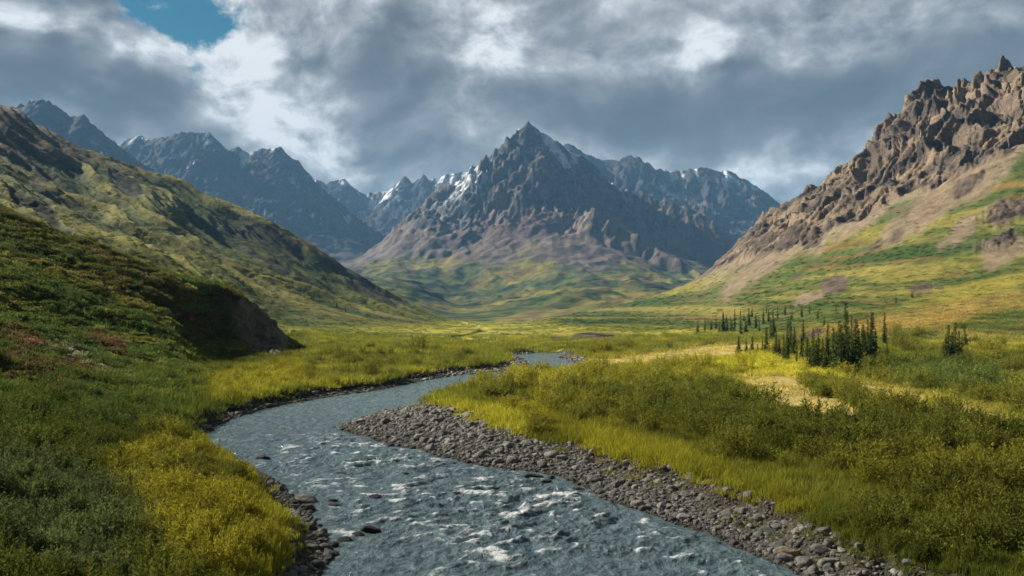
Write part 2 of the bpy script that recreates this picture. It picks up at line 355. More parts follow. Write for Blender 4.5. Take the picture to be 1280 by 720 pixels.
# left near spur
t = leftn*ss(1.6, 4, B)
c = np.empty_like(C); c[:] = (.035, .052, .014)
c = cmix(c, (.085, .085, .02), ss(-.05, .3, A2+.3*A1)); c = cmix(c, (.07, .05, .022), ss(.05, .4, A1*1.2+.4*A3-.1)*.6)
for (px, py, rx, ry, rot) in [(35,470,85,28,25),(100,465,60,10,30),(235,402,40,8,12),(285,375,22,5,15),(20,425,50,18,15),(120,420,40,10,25)]:
    c = cmix(c, (.07, .036, .022), ss(1.15, .5, blob(px, py, rx, ry, rot, .8, 111))*(YY < 150)*.85)
c = cmix(c, (.17, .15, .11), ss(1.1, .6, blob(95, 448, 75, 13, 28, .9, 113))*ss(-.1, .3, A3+A2)*(YY < 150))
C = lerp(C, c*1.45, t[..., None].astype(np.float32))
# left hill: olive tundra, crests painted light straw as if lit, darker green hollows
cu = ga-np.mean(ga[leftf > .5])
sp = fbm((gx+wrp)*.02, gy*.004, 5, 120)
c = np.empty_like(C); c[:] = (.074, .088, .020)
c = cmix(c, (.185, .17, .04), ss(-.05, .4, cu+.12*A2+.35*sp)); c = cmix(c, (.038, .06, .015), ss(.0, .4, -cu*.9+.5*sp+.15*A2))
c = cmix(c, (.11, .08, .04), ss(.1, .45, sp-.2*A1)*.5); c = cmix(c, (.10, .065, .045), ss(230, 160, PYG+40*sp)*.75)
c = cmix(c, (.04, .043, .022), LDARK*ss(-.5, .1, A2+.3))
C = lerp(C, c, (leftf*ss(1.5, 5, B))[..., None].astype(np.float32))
# right slope: bands of green, yellow and rust that follow the contour
ba = np.log(np.maximum(Zg, .5)+3)
bd = fbm(ba*3.2+.25*A1, UU*3., 4, 130)*1.25; be = fbm(ba*10+.15*A1, UU*5., 5, 131)
c = np.empty_like(C); c[:] = (.078, .098, .025)
c = cmix(c, (.20, .172, .042), ss(-.02, .42, bd+.45*be+.12*A2)); c = cmix(c, (.17, .105, .035), ss(.10, .4, be*.8-bd*.6+.2*A1))
c = cmix(c, (.042, .07, .018), ss(-.02, .45, -bd+.2*A2-.35*be))
c = cmix(c, (.25, .18, .05), ss(1.2, .5, blob(1150, 396, 210, 19, -12, .5, 133))*.85*(YY > 115))
c = cmix(c, (.25, .21, .04), ss(1.15, .5, blob(1230, 355, 120, 14, -14, .5, 134))*.8*(YY > 120))
sc = ss(26, -8, PYB-rock_lo+jit-8*A2)*ss(860, 900, PX)                       # scree under the crags
c = cmix(c, (.26, .20, .15), sc*ss(-.45, .05, fbm(hx*.012, hy*.05, 4, 136)+.1))
for (px, py, rx, ry, rot) in [(975,318,75,14,-36),(1080,275,55,11,-33),(1140,275,60,18,-35),(1215,225,70,22,-35),(1200,290,40,12,-40),(1010,372,20,8,-20),(1260,310,40,15,-20)]:
    c = cmix(c, (.20, .15, .10), ss(1.2, .6, blob(px, py, rx, ry, rot, .7, 138))*(YY > 180)*.9)
C = lerp(C, c, (rightf*ss(2, 4, B))[..., None].astype(np.float32))
# dry pale flats of the right meadow
PALE = np.zeros(B.shape)
for (px, py, rx, ry, rot) in [(975,480,48,8,3),(1010,506,85,17,12),(1130,500,95,10,9),(850,446,75,7,-6),(905,437,50,5,-4),(1220,520,60,8,12),(780,452,40,4,-4)]:
    PALE = np.maximum(PALE, ss(1.35, .6, blob(px, py, rx*1.1, ry*1.25, rot, .5, 140))*(YY < 190))
C = cmix(C, (.38, .30, .105), PALE*ss(-.6, 0, A3+.3)*.9)
C = cmix(C, (.33, .27, .07), PALE*ss(0, .3, A2)*.5)
# rock and gravel
rk = np.empty_like(C); rk[:] = (.15, .115, .085)
R1 = fbm(Pos[..., 0]*.05, Pos[..., 2]*.05+Pos[..., 1]*.03, 5, 150)
rk = cmix(rk, (.07, .058, .05), ss(-.1, .3, R1)); rk = cmix(rk, (.23, .17, .115), ss(.0, .35, -R1))
C = lerp(C, rk, ROCK[..., None].astype(np.float32))
C = cmix(C, (.11, .082, .06), np.clip(OUT, 0, 1)*ss(-.6, 0, A3+.2)); C = cmix(C, (.04, .033, .03), OUT*ss(.05, .3, fbm(XX*.06, Zg*.12+YY*.02, 4, 145))); C = cmix(C, (.20, .155, .115), CLIFF*.85)
gv = ss(.45, -.25, SDGn)
C = cmix(C, (.10, .093, .082), gv)
C = cmix(C, (.05, .042, .03), ss(1.1, .2, np.abs(SDGn-.25))*near*.75*(SDR > -1))
rockat = np.clip(np.maximum(np.maximum(ROCK, OUT*np.where(PX > 1215, .8, .25)), CLIFF), 0, 1)

# ------------------------------------------------------------------ terrain material and meshes
def ground_material():
    m, t, out = new_mat('ground_cover')
    g = t.new('ShaderNodeNewGeometry'); pos = g.outputs['Position']; col = t.attr('Col'); rk = t.attr('rock', out='Fac')
    na = t.noise(pos, .9, 6, .65); nb = t.noise(pos, .14, 8, .65); nc = t.noise(pos, 4., 4, .6)
    v = t.math('MULTIPLY', t.mr(nb, .3, .7, .62, 1.42, False), t.mr(na, .3, .7, .7, 1.3, False))
    c1 = t.val(col, v)
    c1 = t.mix(t.math('MULTIPLY', t.mr(na, .52, .68), .4), c1, t.hsv(c1, .53, 1.1, .45))
    ro = t.noise(pos, .5, 10, .7); vo = t.vor(pos, .35)
    c2 = t.val(col, t.mr(ro, .3, .7, .5, 1.5, False))
    cc = t.mix(rk, c1, c2)
    hgt = t.math('ADD', t.math('MULTIPLY', nb, 2.2), t.math('ADD', t.math('MULTIPLY', na, .5), t.math('MULTIPLY', nc, .14)))
    hr = t.math('ADD', t.math('MULTIPLY', t.noise(pos, .3, 10, .68), 3.2), t.math('MULTIPLY', vo, 1.2))
    hh = t.new('ShaderNodeMix', data_type='FLOAT'); t.put(hh.inputs[0], rk); t.put(hh.inputs[2], hgt); t.put(hh.inputs[3], hr)
    nr = t.bump(hh.outputs[0], 1.0, .55)
    principled(t, out, cc, .95, .08, nr); return m
MG = ground_material()
FC = grid_faces(NU, NV); V = Pos.reshape(-1, 3)
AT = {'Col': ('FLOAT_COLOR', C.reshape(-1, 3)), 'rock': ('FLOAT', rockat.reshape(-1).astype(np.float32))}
ctr = FC[:, 0]
fx, fy, fb, fp = XX.ravel()[ctr], YY.ravel()[ctr], B.ravel()[ctr], PX.ravel()[ctr]
reg = np.zeros(len(FC), int)
reg[(fp < 380) & (fy < 178) & (fb > 2.2)] = 1
reg[(fp < 600) & (fy >= 178) & (fy < 1300) & (fb > 2.0)] = 2
reg[(fp > 680) & (fy > 100) & (fy < 1300) & (fb > 2.4)] = 3
for k, nm, lab, cat in [(0,'valley_floor','flat green and yellow valley floor on both sides of the river','ground'),
                   (1,'hillside','dark tundra spur with an eroded bank, left of the river','hillside'),
                   (2,'hillside','long gullied olive hillside descending behind the dark spur','hillside'),
                   (3,'mountainside','green and yellow slope topped by jagged brown crags','mountainside')]:
    v_, f_, a_ = sub_mesh(V, FC, reg == k, AT)
    tag(link(nm, mesh_np(nm, v_, f_, MG, True, a_)), lab, cat, None, 'structure')

# ------------------------------------------------------------------ far mountains: ridge skeletons with spurs
def wpt(px, Y, py): return (ux(px)*Y, Y, zp(Y, py))
def make_spurs(lines, every, length, drop, rs, lvl=0):
    out = []
    for ln in lines:
        ln = np.array(ln); seg = np.linalg.norm(np.diff(ln[:, :2], axis=0), axis=1); tot = seg.sum(); s = every*(.3+rs.rand()*.5); sd = rs.choice([-1, 1])
        cum = np.concatenate([[0], np.cumsum(seg)])
        while s < tot:
            p = np.array([np.interp(s, cum, ln[:, k]) for k in range(3)]); i = min(np.searchsorted(cum, s)-1, len(seg)-1); i = max(i, 0)
            d = (ln[i+1]-ln[i])[:2]; d /= np.linalg.norm(d)+1e-9
            nrm_ = np.array([-d[1], d[0]])*sd; sd = -sd
            q = [p]; L = length*(.5+.9*rs.rand()); a = math.atan2(nrm_[1], nrm_[0])+rs.uniform(-.5, .5); n = 5
            for k in range(n):
                a += rs.uniform(-.3, .3); dd = drop*(1.15-.16*k)*(.75+.5*rs.rand())
                q.append(q[-1]+np.array([cos(a)*L/n, sin(a)*L/n, -dd*L/n]))
            out.append(np.array(q)); s += every*(.55+.9*rs.rand())
    return out
def mountain(lines, bounds, step, base, slope, seed, spur=((260, 420, .62), (110, 150, .75)), amp=1.0, lines2=(), rk0=200., rk1=400.):
    rs = np.random.RandomState(seed)
    main = [np.array([wpt(*p) for p in ln]) for ln in lines]; extra = [np.array([wpt(*p) for p in ln]) for ln in lines2]
    allr = main+extra; lv = allr
    for (ev, le, dr) in spur:
        lv = make_spurs(lv, ev, le, dr, rs); allr = allr+lv
    x0, x1, y0, y1 = bounds
    xs = np.arange(x0, x1, step); ys = np.arange(y0, y1, step); X, Y = np.meshgrid(xs, ys, indexing='ij')
    wx = fbm(X*.004, Y*.004, 4, seed)*70+fbm(X*.02, Y*.02, 3, seed+1)*14; wy = fbm(X*.004, Y*.004, 4, seed+2)*70+fbm(X*.02, Y*.02, 3, seed+3)*14
    near_ridge = np.full(X.shape, 1e9)
    Hb = base(X, Y); Hm = Hb.copy(); S = np.zeros(X.shape); D = np.full(X.shape, 1e3); off = 0
    for li, ln in enumerate(allr):
        k = .25 if li < len(main) else .8
        Xw, Yw = X+wx*k, Y+wy*k
        for a, b in zip(ln[:-1], ln[1:]):
            r = 2.3*max(a[2], b[2])/slope
            sx = slice(*np.searchsorted(xs, [min(a[0], b[0])-r, max(a[0], b[0])+r])); sy = slice(*np.searchsorted(ys, [min(a[1], b[1])-r, max(a[1], b[1])+r]))
            if sx.start >= sx.stop or sy.start >= sy.stop: continue
            e = b-a; l2 = e[0]**2+e[1]**2+1e-9; xw, yw = Xw[sx, sy], Yw[sx, sy]
            t = np.clip(((xw-a[0])*e[0]+(yw-a[1])*e[1])/l2, 0, 1); d = np.hypot(xw-a[0]-e[0]*t, yw-a[1]-e[1]*t)
            zr = a[2]+e[2]*t; hb = Hb[sx, sy]; hh = np.maximum(zr-hb, 1.)
            z = hb+hh*np.maximum(1-d*slope/(2.1*hh), 0)**2.1
            w = z > Hm[sx, sy]
            Hm[sx, sy] = np.where(w, z, Hm[sx, sy]); S[sx, sy] = np.where(w, off+t*math.sqrt(l2), S[sx, sy]); D[sx, sy] = np.where(w, d, D[sx, sy])
            if li < len(main): near_ridge[sx, sy] = np.minimum(near_ridge[sx, sy], d)
            off += math.sqrt(l2)
    rel = np.clip((Hm-Hb)/260., 0, 1)
    gul = ridged(S*.015+.35*fbm(X*.01, Y*.01, 2, seed+7), D*.0022, 5, seed+5, .55)
    keep = .22+.78*ss(15, 110, near_ridge)                                  # the skyline keeps its drawn shape
    rocky = ss(rk0, rk1, Hm+70*fbm(X*.004, Y*.004, 3, seed+14))
    Hm = Hm+amp*rel*keep*((48+26*rocky)*(gul-.55)+(10+36*rocky)*(ridged(X*.0065+wx*.004, Y*.0065, 5, seed+8)-.5)+(3+20*rocky)*(ridged(X*.028, Y*.028, 4, seed+9)-.5))
    Hm = Hm+amp*rel*(.15+.85*rocky)*(.3+.7*keep)*(13*(ridged(X*.055, Y*.055, 3, seed+10)-.5)+8*fbm(X*.1, Y*.1, 2, seed+12))
    sk = np.vstack(main); sk = sk[np.argsort(sk[:, 0]/sk[:, 1])]; lim = np.interp(X/Y, sk[:, 0]/sk[:, 1], (sk[:, 2]-CH)/sk[:, 1])
    top = CH+Y*(lim+.0045+.005*fbm(X*.05, Y*.05, 3, seed+20)+.026*(ridged(X*.018, Y*.018, 4, seed+21)-.52)); Hm = np.where((Hm > top) & (X/Y > sk[0, 0]/sk[0, 1]) & (X/Y < sk[-1, 0]/sk[-1, 1]), top-.15*(Hm-top), Hm)
    Hm = Hm+(1-rel)*(20*fbm(X*.006, Y*.006, 5, seed+11)+13*(ridged(X*.01, Y*.01, 5, seed+13)-.4))*ss(2, 40, Hm)
    return X, Y, Hm, Hb, rel, gul, (D, S)
def mtn_material(name, bumpd=6.):
    m, t, out = new_mat(name)
    g = t.new('ShaderNodeNewGeometry'); pos = g.outputs['Position']; col = t.attr('Col'); rk = t.attr('rock', out='Fac')
    na = t.noise(pos, .035, 10, .68); nb = t.noise(pos, .012, 8, .6)
    c = t.val(col, t.math('MULTIPLY', t.mr(na, .3, .7, .6, 1.4, False), t.mr(nb, .3, .7, .8, 1.2, False)))
    h = t.math('ADD', t.math('MULTIPLY', t.noise(pos, .03, 12, .72), 2.4), t.vor(pos, .03))
    nr = t.bump(h, bumpd, t.mr(rk, 0, 1, .25, .9, False))
    principled(t, out, c, .95, .08, nr); return m
MM = mtn_material('mountain_rock')
def build_mtn(nm, lab, data, colour, step):
    X, Y, Hm, Hb, rel, gul, D = data
    n = grid_normals(X, Y, Hm); Cc, rkk = colour(X, Y, Hm, Hb, rel, gul, D, n)
    v = np.stack([X, Y, Hm], -1).reshape(-1, 3); f = grid_faces(*X.shape)
    keep = (Hm > -15).ravel(); f = f[keep[f].any(1)]
    v_, f_, a_ = sub_mesh(v, f, np.ones(len(f), bool), {'Col': ('FLOAT_COLOR', Cc.reshape(-1, 3)), 'rock': ('FLOAT', rkk.reshape(-1).astype(np.float32))})
    o = link(nm, mesh_np(nm, v_, f_, MM, True, a_)); tag(o, lab, 'mountain', None, 'structure'); return o
ROCKC = (.095, .092, .09)
def col_center(X, Y, Hm, Hb, rel, gul, D, n):
    px = 640+F*X/Y; py = HOR-F*(Hm-CH)/Y; sl = 1-n[..., 2]
    a1 = fbm(X*.006, Y*.006, 5, 301); a2 = fbm(X*.03, Y*.03, 5, 302); st = 1.3*fbm(D[1]*.012+.3*a1, D[0]*.0012, 4, 303)+.6*fbm(D[1]*.05, D[0]*.003, 3, 304)
    c = np.empty(X.shape+(3,), np.float32); c[:] = (.075, .095, .022)
    c = cmix(c, (.21, .19, .035), ss(0, .3, a1+.5*a2)); c = cmix(c, (.028, .048, .016), ss(-.02, .28, a2-a1*.6)); c = cmix(c, (.15, .095, .055), ss(.05, .35, a1*.5-a2*.8)*.85)
    up = ss(344, 312, py+46*a1+18*a2+30*st)                       # scree above the tundra
    s_ = np.empty_like(c); s_[:] = (.145, .11, .095); s_ = cmix(s_, (.125, .13, .135), ss(.08, .4, st+.3*a1)); s_ = cmix(s_, (.09, .055, .048), ss(.05, .4, -st+.2*a2))
    s_ = cmix(s_, (.19, .145, .105), ss(1.2, .5, np.hypot((px-775)/90, (py-285)/30)+.5*a2)*.9)
    s_ = cmix(s_, (.07, .09, .03), ss(.2, .45, a1+.2*a2)*.5)
    c = lerp(c, s_, up[..., None].astype(np.float32))
    rock = ss(.31, .45, sl*.8+.16*a2+.14*a1+.30*ss(285, 205, py)+.25*(gul-.55))*ss(358, 318, py+25*a1)
    rc = np.empty_like(c); rc[:] = ROCKC; rc = cmix(rc, (.19, .145, .115), ss(-.05, .3, a2+.4*a1+.5*(gul-.55))*ss(180, 235, py)); rc = cmix(rc, (.04, .043, .05), ss(0, .3, -a2+.15-.5*(gul-.5)))
    c = lerp(c, rc, rock[..., None].astype(np.float32))
    sn = ss(.0, .16, .47-gul+.28*fbm(X*.02+3, Y*.02, 4, 305)+.06*ss(230, 160, py)-.13)*ss(268, 225, py)*ss(.75, .5, sl)
    c = cmix(c, (.75, .78, .82), sn); return c, np.maximum(rock, .15)
def col_range(snow, brown=0.):
    def f(X, Y, Hm, Hb, rel, gul, D, n):
        px = 640+F*X/Y; py = HOR-F*(Hm-CH)/Y; sl = 1-n[..., 2]
        a1 = fbm(X*.005, Y*.005, 5, 311); a2 = fbm(X*.025, Y*.025, 5, 312)
        c = np.empty(X.shape+(3,), np.float32); c[:] = (.06, .061, .064); c = cmix(c, (.035, .038, .045), ss(0, .3, a2+.4*(.55-gul))); c = cmix(c, (.13, .10, .085), ss(.0, .35, a1+.2*a2)*.7+brown*ss(.5, .3, sl))
        lo = ss(.35, .05, rel+.3*a1); c = cmix(c, (.11, .10, .045), lo); c = cmix(c, (.16, .12, .09), lo*ss(0, .3, a2))
        sn = ss(.0, .14, .46-gul+.35*fbm(X*.012+3, Y*.012, 4, 315)+snow)*ss(.78, .5, sl)*ss(.30, .6, rel)
        return cmix(c, (.78, .81, .85), sn), ss(.1, .4, rel)
    return f
def base_center(X, Y):
    px = 640+F*X/Y
    b = np.interp(Y, [820, 900, 1100, 1350, 1700, 2200, 2700, 3600], [-8, 4, 28, 54, 86, 122, 130, 60])
    q = np.linspace(200, 1050, 851); w = np.interp(q, np.array([250, 380, 480, 545, 590, 640, 720, 900, 1000]), [.3, 1.0, 1.15, .72, .36, .62, 1.1, .9, .5])
    kern = np.hanning(95); w = np.convolve(np.pad(w, 47, 'edge'), kern/kern.sum(), 'valid')
    b = b*np.where(b > 0, np.interp(px+38*fbm(X*.003, Y*.003, 4, 402), q, w), 1)
    return b+14*fbm(X*.0045, Y*.0045, 4, 401)*ss(1100, 1700, Y)-60*ss(3300, 3560, Y)
C_lines = [[(590,2750,219),(600,2730,208),(612,2710,196),(622,2690,186),(630,2670,184),(638,2650,172),(648,2630,160),(655,2610,156),(662,2600,150),(669,2605,156),(678,2610,165),(686,2615,167),(695,2620,178),(706,2625,183),(722,2640,193),(740,2650,205),(757,2660,221),(770,2670,227),(785,2680,237)],
           [(785,2680,237),(812,2640,247),(842,2600,254),(872,2560,262),(892,2520,278),(912,2480,300),(940,2450,330)],
           [(590,2750,219),(570,2850,226),(545,2950,232)]]
C_sub = [[(662,2600,150),(672,2520,192),(682,2440,222),(700,2340,246),(722,2240,262),(750,2180,270),(790,2120,285),(830,2060,305),(866,1980,330),(888,1900,350)],
         [(722,2240,262),(706,2120,300),(690,2000,330),(665,1850,356)],
         [(638,2650,172),(625,2540,225),(606,2420,262),(590,2300,292),(560,2150,322),(535,2000,345)],
         [(600,2730,208),(570,2620,250),(535,2500,280),(495,2380,306),(450,2250,325)],
         [(700,2620,182),(735,2480,235),(770,2400,262)],
         [(650,2620,162),(652,2500,215),(650,2380,262),(640,2250,298),(625,2100,330)],
         [(785,2680,237),(800,2500,290),(830,2350,315)]]
step = 4.5
dat = mountain(C_lines, (-900, 1050, 840, 3560), step, base_center, 1.35, 501, ((210, 380, .68), (120, 150, .85)), 1.1, C_sub)
build_mtn('mountain', 'central pyramid peak with bare mauve scree flanks and a sharp summit', dat, col_center, step)
def base_lin(y0, y1, z0, z1):
    return lambda X, Y: np.interp(Y, [y0-200, y0, y1, y1+200], [-40, z0, z1, -40])+12*fbm(X*.004, Y*.004, 4, 77)
dat = mountain([[(-260,2900,150),(-150,2800,118),(-60,2700,135),(0,2620,135),(30,2600,131),(58,2580,124),(70,2570,131),(82,2560,140),(92,2550,146),(106,2540,143),(118,2520,155),(132,2500,170),(150,2470,182),(168,2430,198),(190,2380,218),(215,2330,240),(245,2280,268),(280,2200,300)]],
               (-2700, -500, 1350, 3300), 6.5, base_lin(1500, 3100, 40, 120), 1.0, 521, ((300, 420, .8), (120, 150, .9)), 1.0)
build_mtn('mountain', 'blue shaded double peak with a long brown slope, behind the left hillside', dat, col_range(-.8, .3), 6)
dat = mountain([[(60,3500,200),(110,3460,195),(155,3440,181),(163,3430,173),(172,3430,168),(182,3420,172),(195,3420,174),(214,3400,168),(222,3400,164),(245,3390,167),(262,3390,165),(270,3390,178),(282,3400,190),(296,3400,183),(312,3400,188),(330,3400,187),(346,3400,183),(358,3420,192),(374,3430,204),(386,3450,218),(410,3500,245),(440,3400,275),(470,3300,300)]],
               (-2300, -350, 2250, 4100), 6.5, base_lin(2400, 3900, 90, 200), 1.1, 541, ((260, 420, .85), (110, 150, .95)), .9,
               [[(262,3390,165),(290,3200,225),(325,3000,262),(365,2800,296)],[(346,3400,183),(375,3200,240),(410,3000,285)],[(172,3430,168),(190,3200,225),(225,2950,270)]])
build_mtn('mountain', 'broad blue wall of rock with a flat topped block, left of the snowy ridge', dat, col_range(-.17), 6)
dat = mountain([[(340,4400,235),(380,4350,228),(396,4300,225),(412,4300,228),(430,4300,222),(441,4300,232),(456,4300,243),(470,4300,240),(487,4300,237),(497,4300,228),(507,4280,220),(516,4280,229),(531,4280,218),(542,4280,224),(560,4260,217),(585,4250,213),(620,4250,212),(680,4260,225)]],
               (-1650, 350, 3000, 5000), 7., base_lin(3150, 4700, 150, 260), 1.15, 561, ((200, 380, .85), (100, 140, .95)), .85)
build_mtn('mountain', 'low jagged ridge streaked with snow, left behind the central peak', dat, col_range(.06), 7)
dat = mountain([[(640,3700,190),(690,3650,184),(712,3640,179),(728,3630,188),(745,3620,197),(760,3610,200),(775,3600,197),(790,3600,192),(803,3590,198),(818,3590,207),(832,3580,214),(848,3580,213),(862,3570,211),(880,3570,208),(895,3560,212),(908,3560,212),(922,3550,220),(940,3540,228),(955,3530,238),(970,3520,248),(990,3500,268),(1020,3480,295),(1080,3450,330)]],
               (-100, 1900, 2350, 4300), 6.5, base_lin(2500, 4000, 60, 160), 1.05, 581, ((230, 400, .85), (110, 150, .95)), .85,
               [[(895,3560,212),(880,3300,250),(890,3000,285),(900,2800,310)]])
build_mtn('mountain', 'long dark blue range with specks of snow, right behind the central peak', dat, col_range(-.17), 6)

# ------------------------------------------------------------------ river water
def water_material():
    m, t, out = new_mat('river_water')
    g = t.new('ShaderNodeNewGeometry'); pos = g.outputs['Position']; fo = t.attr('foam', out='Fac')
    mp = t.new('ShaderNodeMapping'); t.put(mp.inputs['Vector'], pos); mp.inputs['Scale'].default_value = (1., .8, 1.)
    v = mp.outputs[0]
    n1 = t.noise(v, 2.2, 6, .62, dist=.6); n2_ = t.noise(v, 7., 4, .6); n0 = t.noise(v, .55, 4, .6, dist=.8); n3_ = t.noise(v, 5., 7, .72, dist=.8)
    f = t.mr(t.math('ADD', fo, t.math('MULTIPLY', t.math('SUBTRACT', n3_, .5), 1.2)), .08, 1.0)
    col = t.mix(t.mr(n1, .3, .7), (.075, .13, .155), (.18, .245, .27)); col = t.mix(f, col, (.72, .76, .78))  # water tones lifted to stand in for silvery sky reflection, foam on top
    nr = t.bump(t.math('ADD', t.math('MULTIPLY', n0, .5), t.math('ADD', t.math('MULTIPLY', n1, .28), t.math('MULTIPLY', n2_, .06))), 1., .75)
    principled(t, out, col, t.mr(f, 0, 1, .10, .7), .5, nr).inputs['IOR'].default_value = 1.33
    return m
nu, nv = 980, 1250
u = np.linspace(ux(180), ux(1330), nu); ly = np.concatenate([np.linspace(np.log(12), np.log(170), nv-100), np.linspace(np.log(170), np.log(720), 101)[1:]]); nv = len(ly)
WU, WL = np.meshgrid(u, ly, indexing='ij'); WY = np.exp(WL); WX = WU*WY
sd = bil(SDRn, WX, WY)
wpx = 640+F*WU; wpy = HOR+F*CH/WY
rap = ss(1.2, .3, np.hypot((wpx-690)/250, (wpy-640)/62))+.9*ss(1.2, .3, np.hypot((wpx-480)/120, (wpy-560)/40))+.45*ss(470, 620, wpy)+.5*ss(1.2, .3, np.hypot((wpx-860)/150, (wpy-690)/30))
rap = np.clip(rap, 0, 1.3)*ss(0, -1.2, sd)
# flow frame: downstream runs toward the camera and to the right
fa = WX*.35-WY*.94; fc_ = WX*.94+WY*.35
w1 = 2.*fbm(WX*.18, WY*.18, 3, 601)
big = fbm(fa*.42+w1, fc_*.17+.5*w1, 3, 602); mid = ridged(fa*.85+w1, fc_*.42, 4, 603)-.45; sm = fbm(WX*1.9, WY*1.9, 4, 604)
fin = ridged(fa*2.1+w1, fc_*1.2, 3, 608)-.45
HW = (.14*big+.14*mid+.05*fin)*(.35+.9*rap)+.075*sm*(.6+.6*rap)
HW *= ss(1, 120, 150-WY)*.8+.2
HW *= ss(.3, -1., sd)*.85+.15
foam = ss(.05, .75, .75*mid+.6*big+.45*fin+.75*fbm(fa*1.3, fc_*.9, 5, 606)-.10)*(.28+1.25*rap)*ss(.2, -.6, sd)+.35*ss(-.9, -.1, sd)*ss(.1, .4, fbm(WX*1.1, WY*1.1, 3, 605))
foam *= ss(90, 35, WY)*.8+.2
f = grid_faces(nu, nv); ins = (sd < .8).ravel(); f = f[ins[f].all(1)]
v_, f_, a_ = sub_mesh(np.stack([WX, WY, HW], -1).reshape(-1, 3), f, np.ones(len(f), bool), {'foam': ('FLOAT', foam.ravel().astype(np.float32))})
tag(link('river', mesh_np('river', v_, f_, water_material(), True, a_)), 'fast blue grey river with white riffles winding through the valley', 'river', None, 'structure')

# ------------------------------------------------------------------ plants and stones: source meshes
def leaf_quads(c, d, n, L, W):
    """diamond leaves: centre c, axis d, side from normal n"""
    s = np.cross(d, n); s /= np.linalg.norm(s, axis=1)[:, None]+1e-9
    L = np.asarray(L)[:, None]; W = np.asarray(W)[:, None]
    v = np.stack([c, c+d*L*.45+s*W*.5, c+d*L, c+d*L*.45-s*W*.5], 1)
    return v.reshape(-1, 3)
def unit(a): return a/(np.linalg.norm(a, axis=-1, keepdims=True)+1e-9)
def plant_material(name, trans=.42, att='tint', bright=1.0):
    m, t, out = new_mat(name)
    tint = t.attr(att, 'INSTANCER'); lv = t.attr('lv', out='Fac'); oi = t.new('ShaderNodeObjectInfo')
    c = t.val(tint, t.math('MULTIPLY', t.mr(lv, 0, 1, .65*bright, 1.35*bright, False), t.mr(oi.outputs['Random'], 0, 1, .75, 1.25, False)))
    a = t.new('ShaderNodeBsdfDiffuse'); b = t.new('ShaderNodeBsdfTranslucent'); t.put(a.inputs[0], c); t.put(b.inputs[0], c)
    mx = t.new('ShaderNodeMixShader'); mx.inputs[0].default_value = trans; t.l.new(a.outputs[0], mx.inputs[1]); t.l.new(b.outputs[0], mx.inputs[2])
    t.l.new(mx.outputs[0], out.inputs[0]); return m
MP = plant_material('leafy_growth', bright=1.95) 
def shrub_mesh(seed, nst=70, per=26, h=1.0, spread=1.0, leaf=.085, wid=.03):
    r = np.random.RandomState(seed); Cs = []; Ds = []
    lob = [(r.uniform(-.55, .55), r.uniform(-.55, .55), r.uniform(.65, 1.1)) for _ in range(5)]
    for i in range(nst):
        bx, by, lh = lob[i % 5]; a = r.rand()*2*pi; tilt = abs(r.normal(0, .42)); hh = h*lh*(.7+.4*r.rand())*(1-.35*min(tilt, 1))
        t = np.linspace(.12, 1, per)+r.uniform(-.02, .02, per); out = spread*.55*tilt*t**1.2*h+.04
        base = np.stack([bx*.75+np.cos(a)*out+.25*r.normal()*.4, by*.75+np.sin(a)*out+.25*r.normal()*.4, hh*t], 1)+r.normal(0, .025, (per, 3))
        d = unit(np.stack([np.cos(a)*tilt+r.normal(0, .55, per), np.sin(a)*tilt+r.normal(0, .55, per), np.full(per, .8)+r.normal(0, .3, per)], 1))
        Cs.append(base); Ds.append(d)
    c = np.vstack(Cs); d = np.vstack(Ds); n = unit(r.normal(0, 1, d.shape)); L = leaf*r.uniform(.7, 1.4, len(c)); W = wid*r.uniform(.8, 1.3, len(c))
    v = leaf_quads(c, d, n, L, W); lv = np.repeat(r.rand(len(c)), 4).astype(np.float32)
    return mesh_np('willow_shrub', v, np.arange(len(v)).reshape(-1, 4), MP, False, {'lv': ('FLOAT', lv)})
def tuft_mesh(seed, nb=70, h=.55, rad=.42, w=.02):
    r = np.random.RandomState(seed); V = []; Fs = []; lv = []
    for i in range(nb):
        a = r.rand()*2*pi; q = rad*math.sqrt(r.rand()); b = np.array([cos(a)*q, sin(a)*q, -.03]); az = r.rand()*2*pi; le = r.uniform(.15, .5); hh = h*r.uniform(.55, 1.1)
        dv = np.array([cos(az)*le, sin(az)*le, 0]); sd_ = np.array([-sin(az+r.normal()*.6), cos(az+r.normal()*.6), 0])*w*r.uniform(.7, 1.3)
        m_ = b+dv*hh*.3+np.array([0, 0, hh*.6]); e = b+dv*hh+np.array([0, 0, hh])
        k = len(V); V += [b-sd_*.5, b+sd_*.5, m_+sd_*.4, m_-sd_*.4, e]; Fs += [(k, k+1, k+2, k+3), (k+3, k+2, k+4, k+4)]; lv += [r.rand()]*5
    V = np.array(V); F4 = [f_ for f_ in Fs]
    tri = [(a, b, c) for (a, b, c, d) in F4]+[(a, c, d) for (a, b, c, d) in F4 if c != d]
    return mesh_np('grass_tuft', V, np.array(tri), MP, False, {'lv': ('FLOAT', np.array(lv, np.float32))})
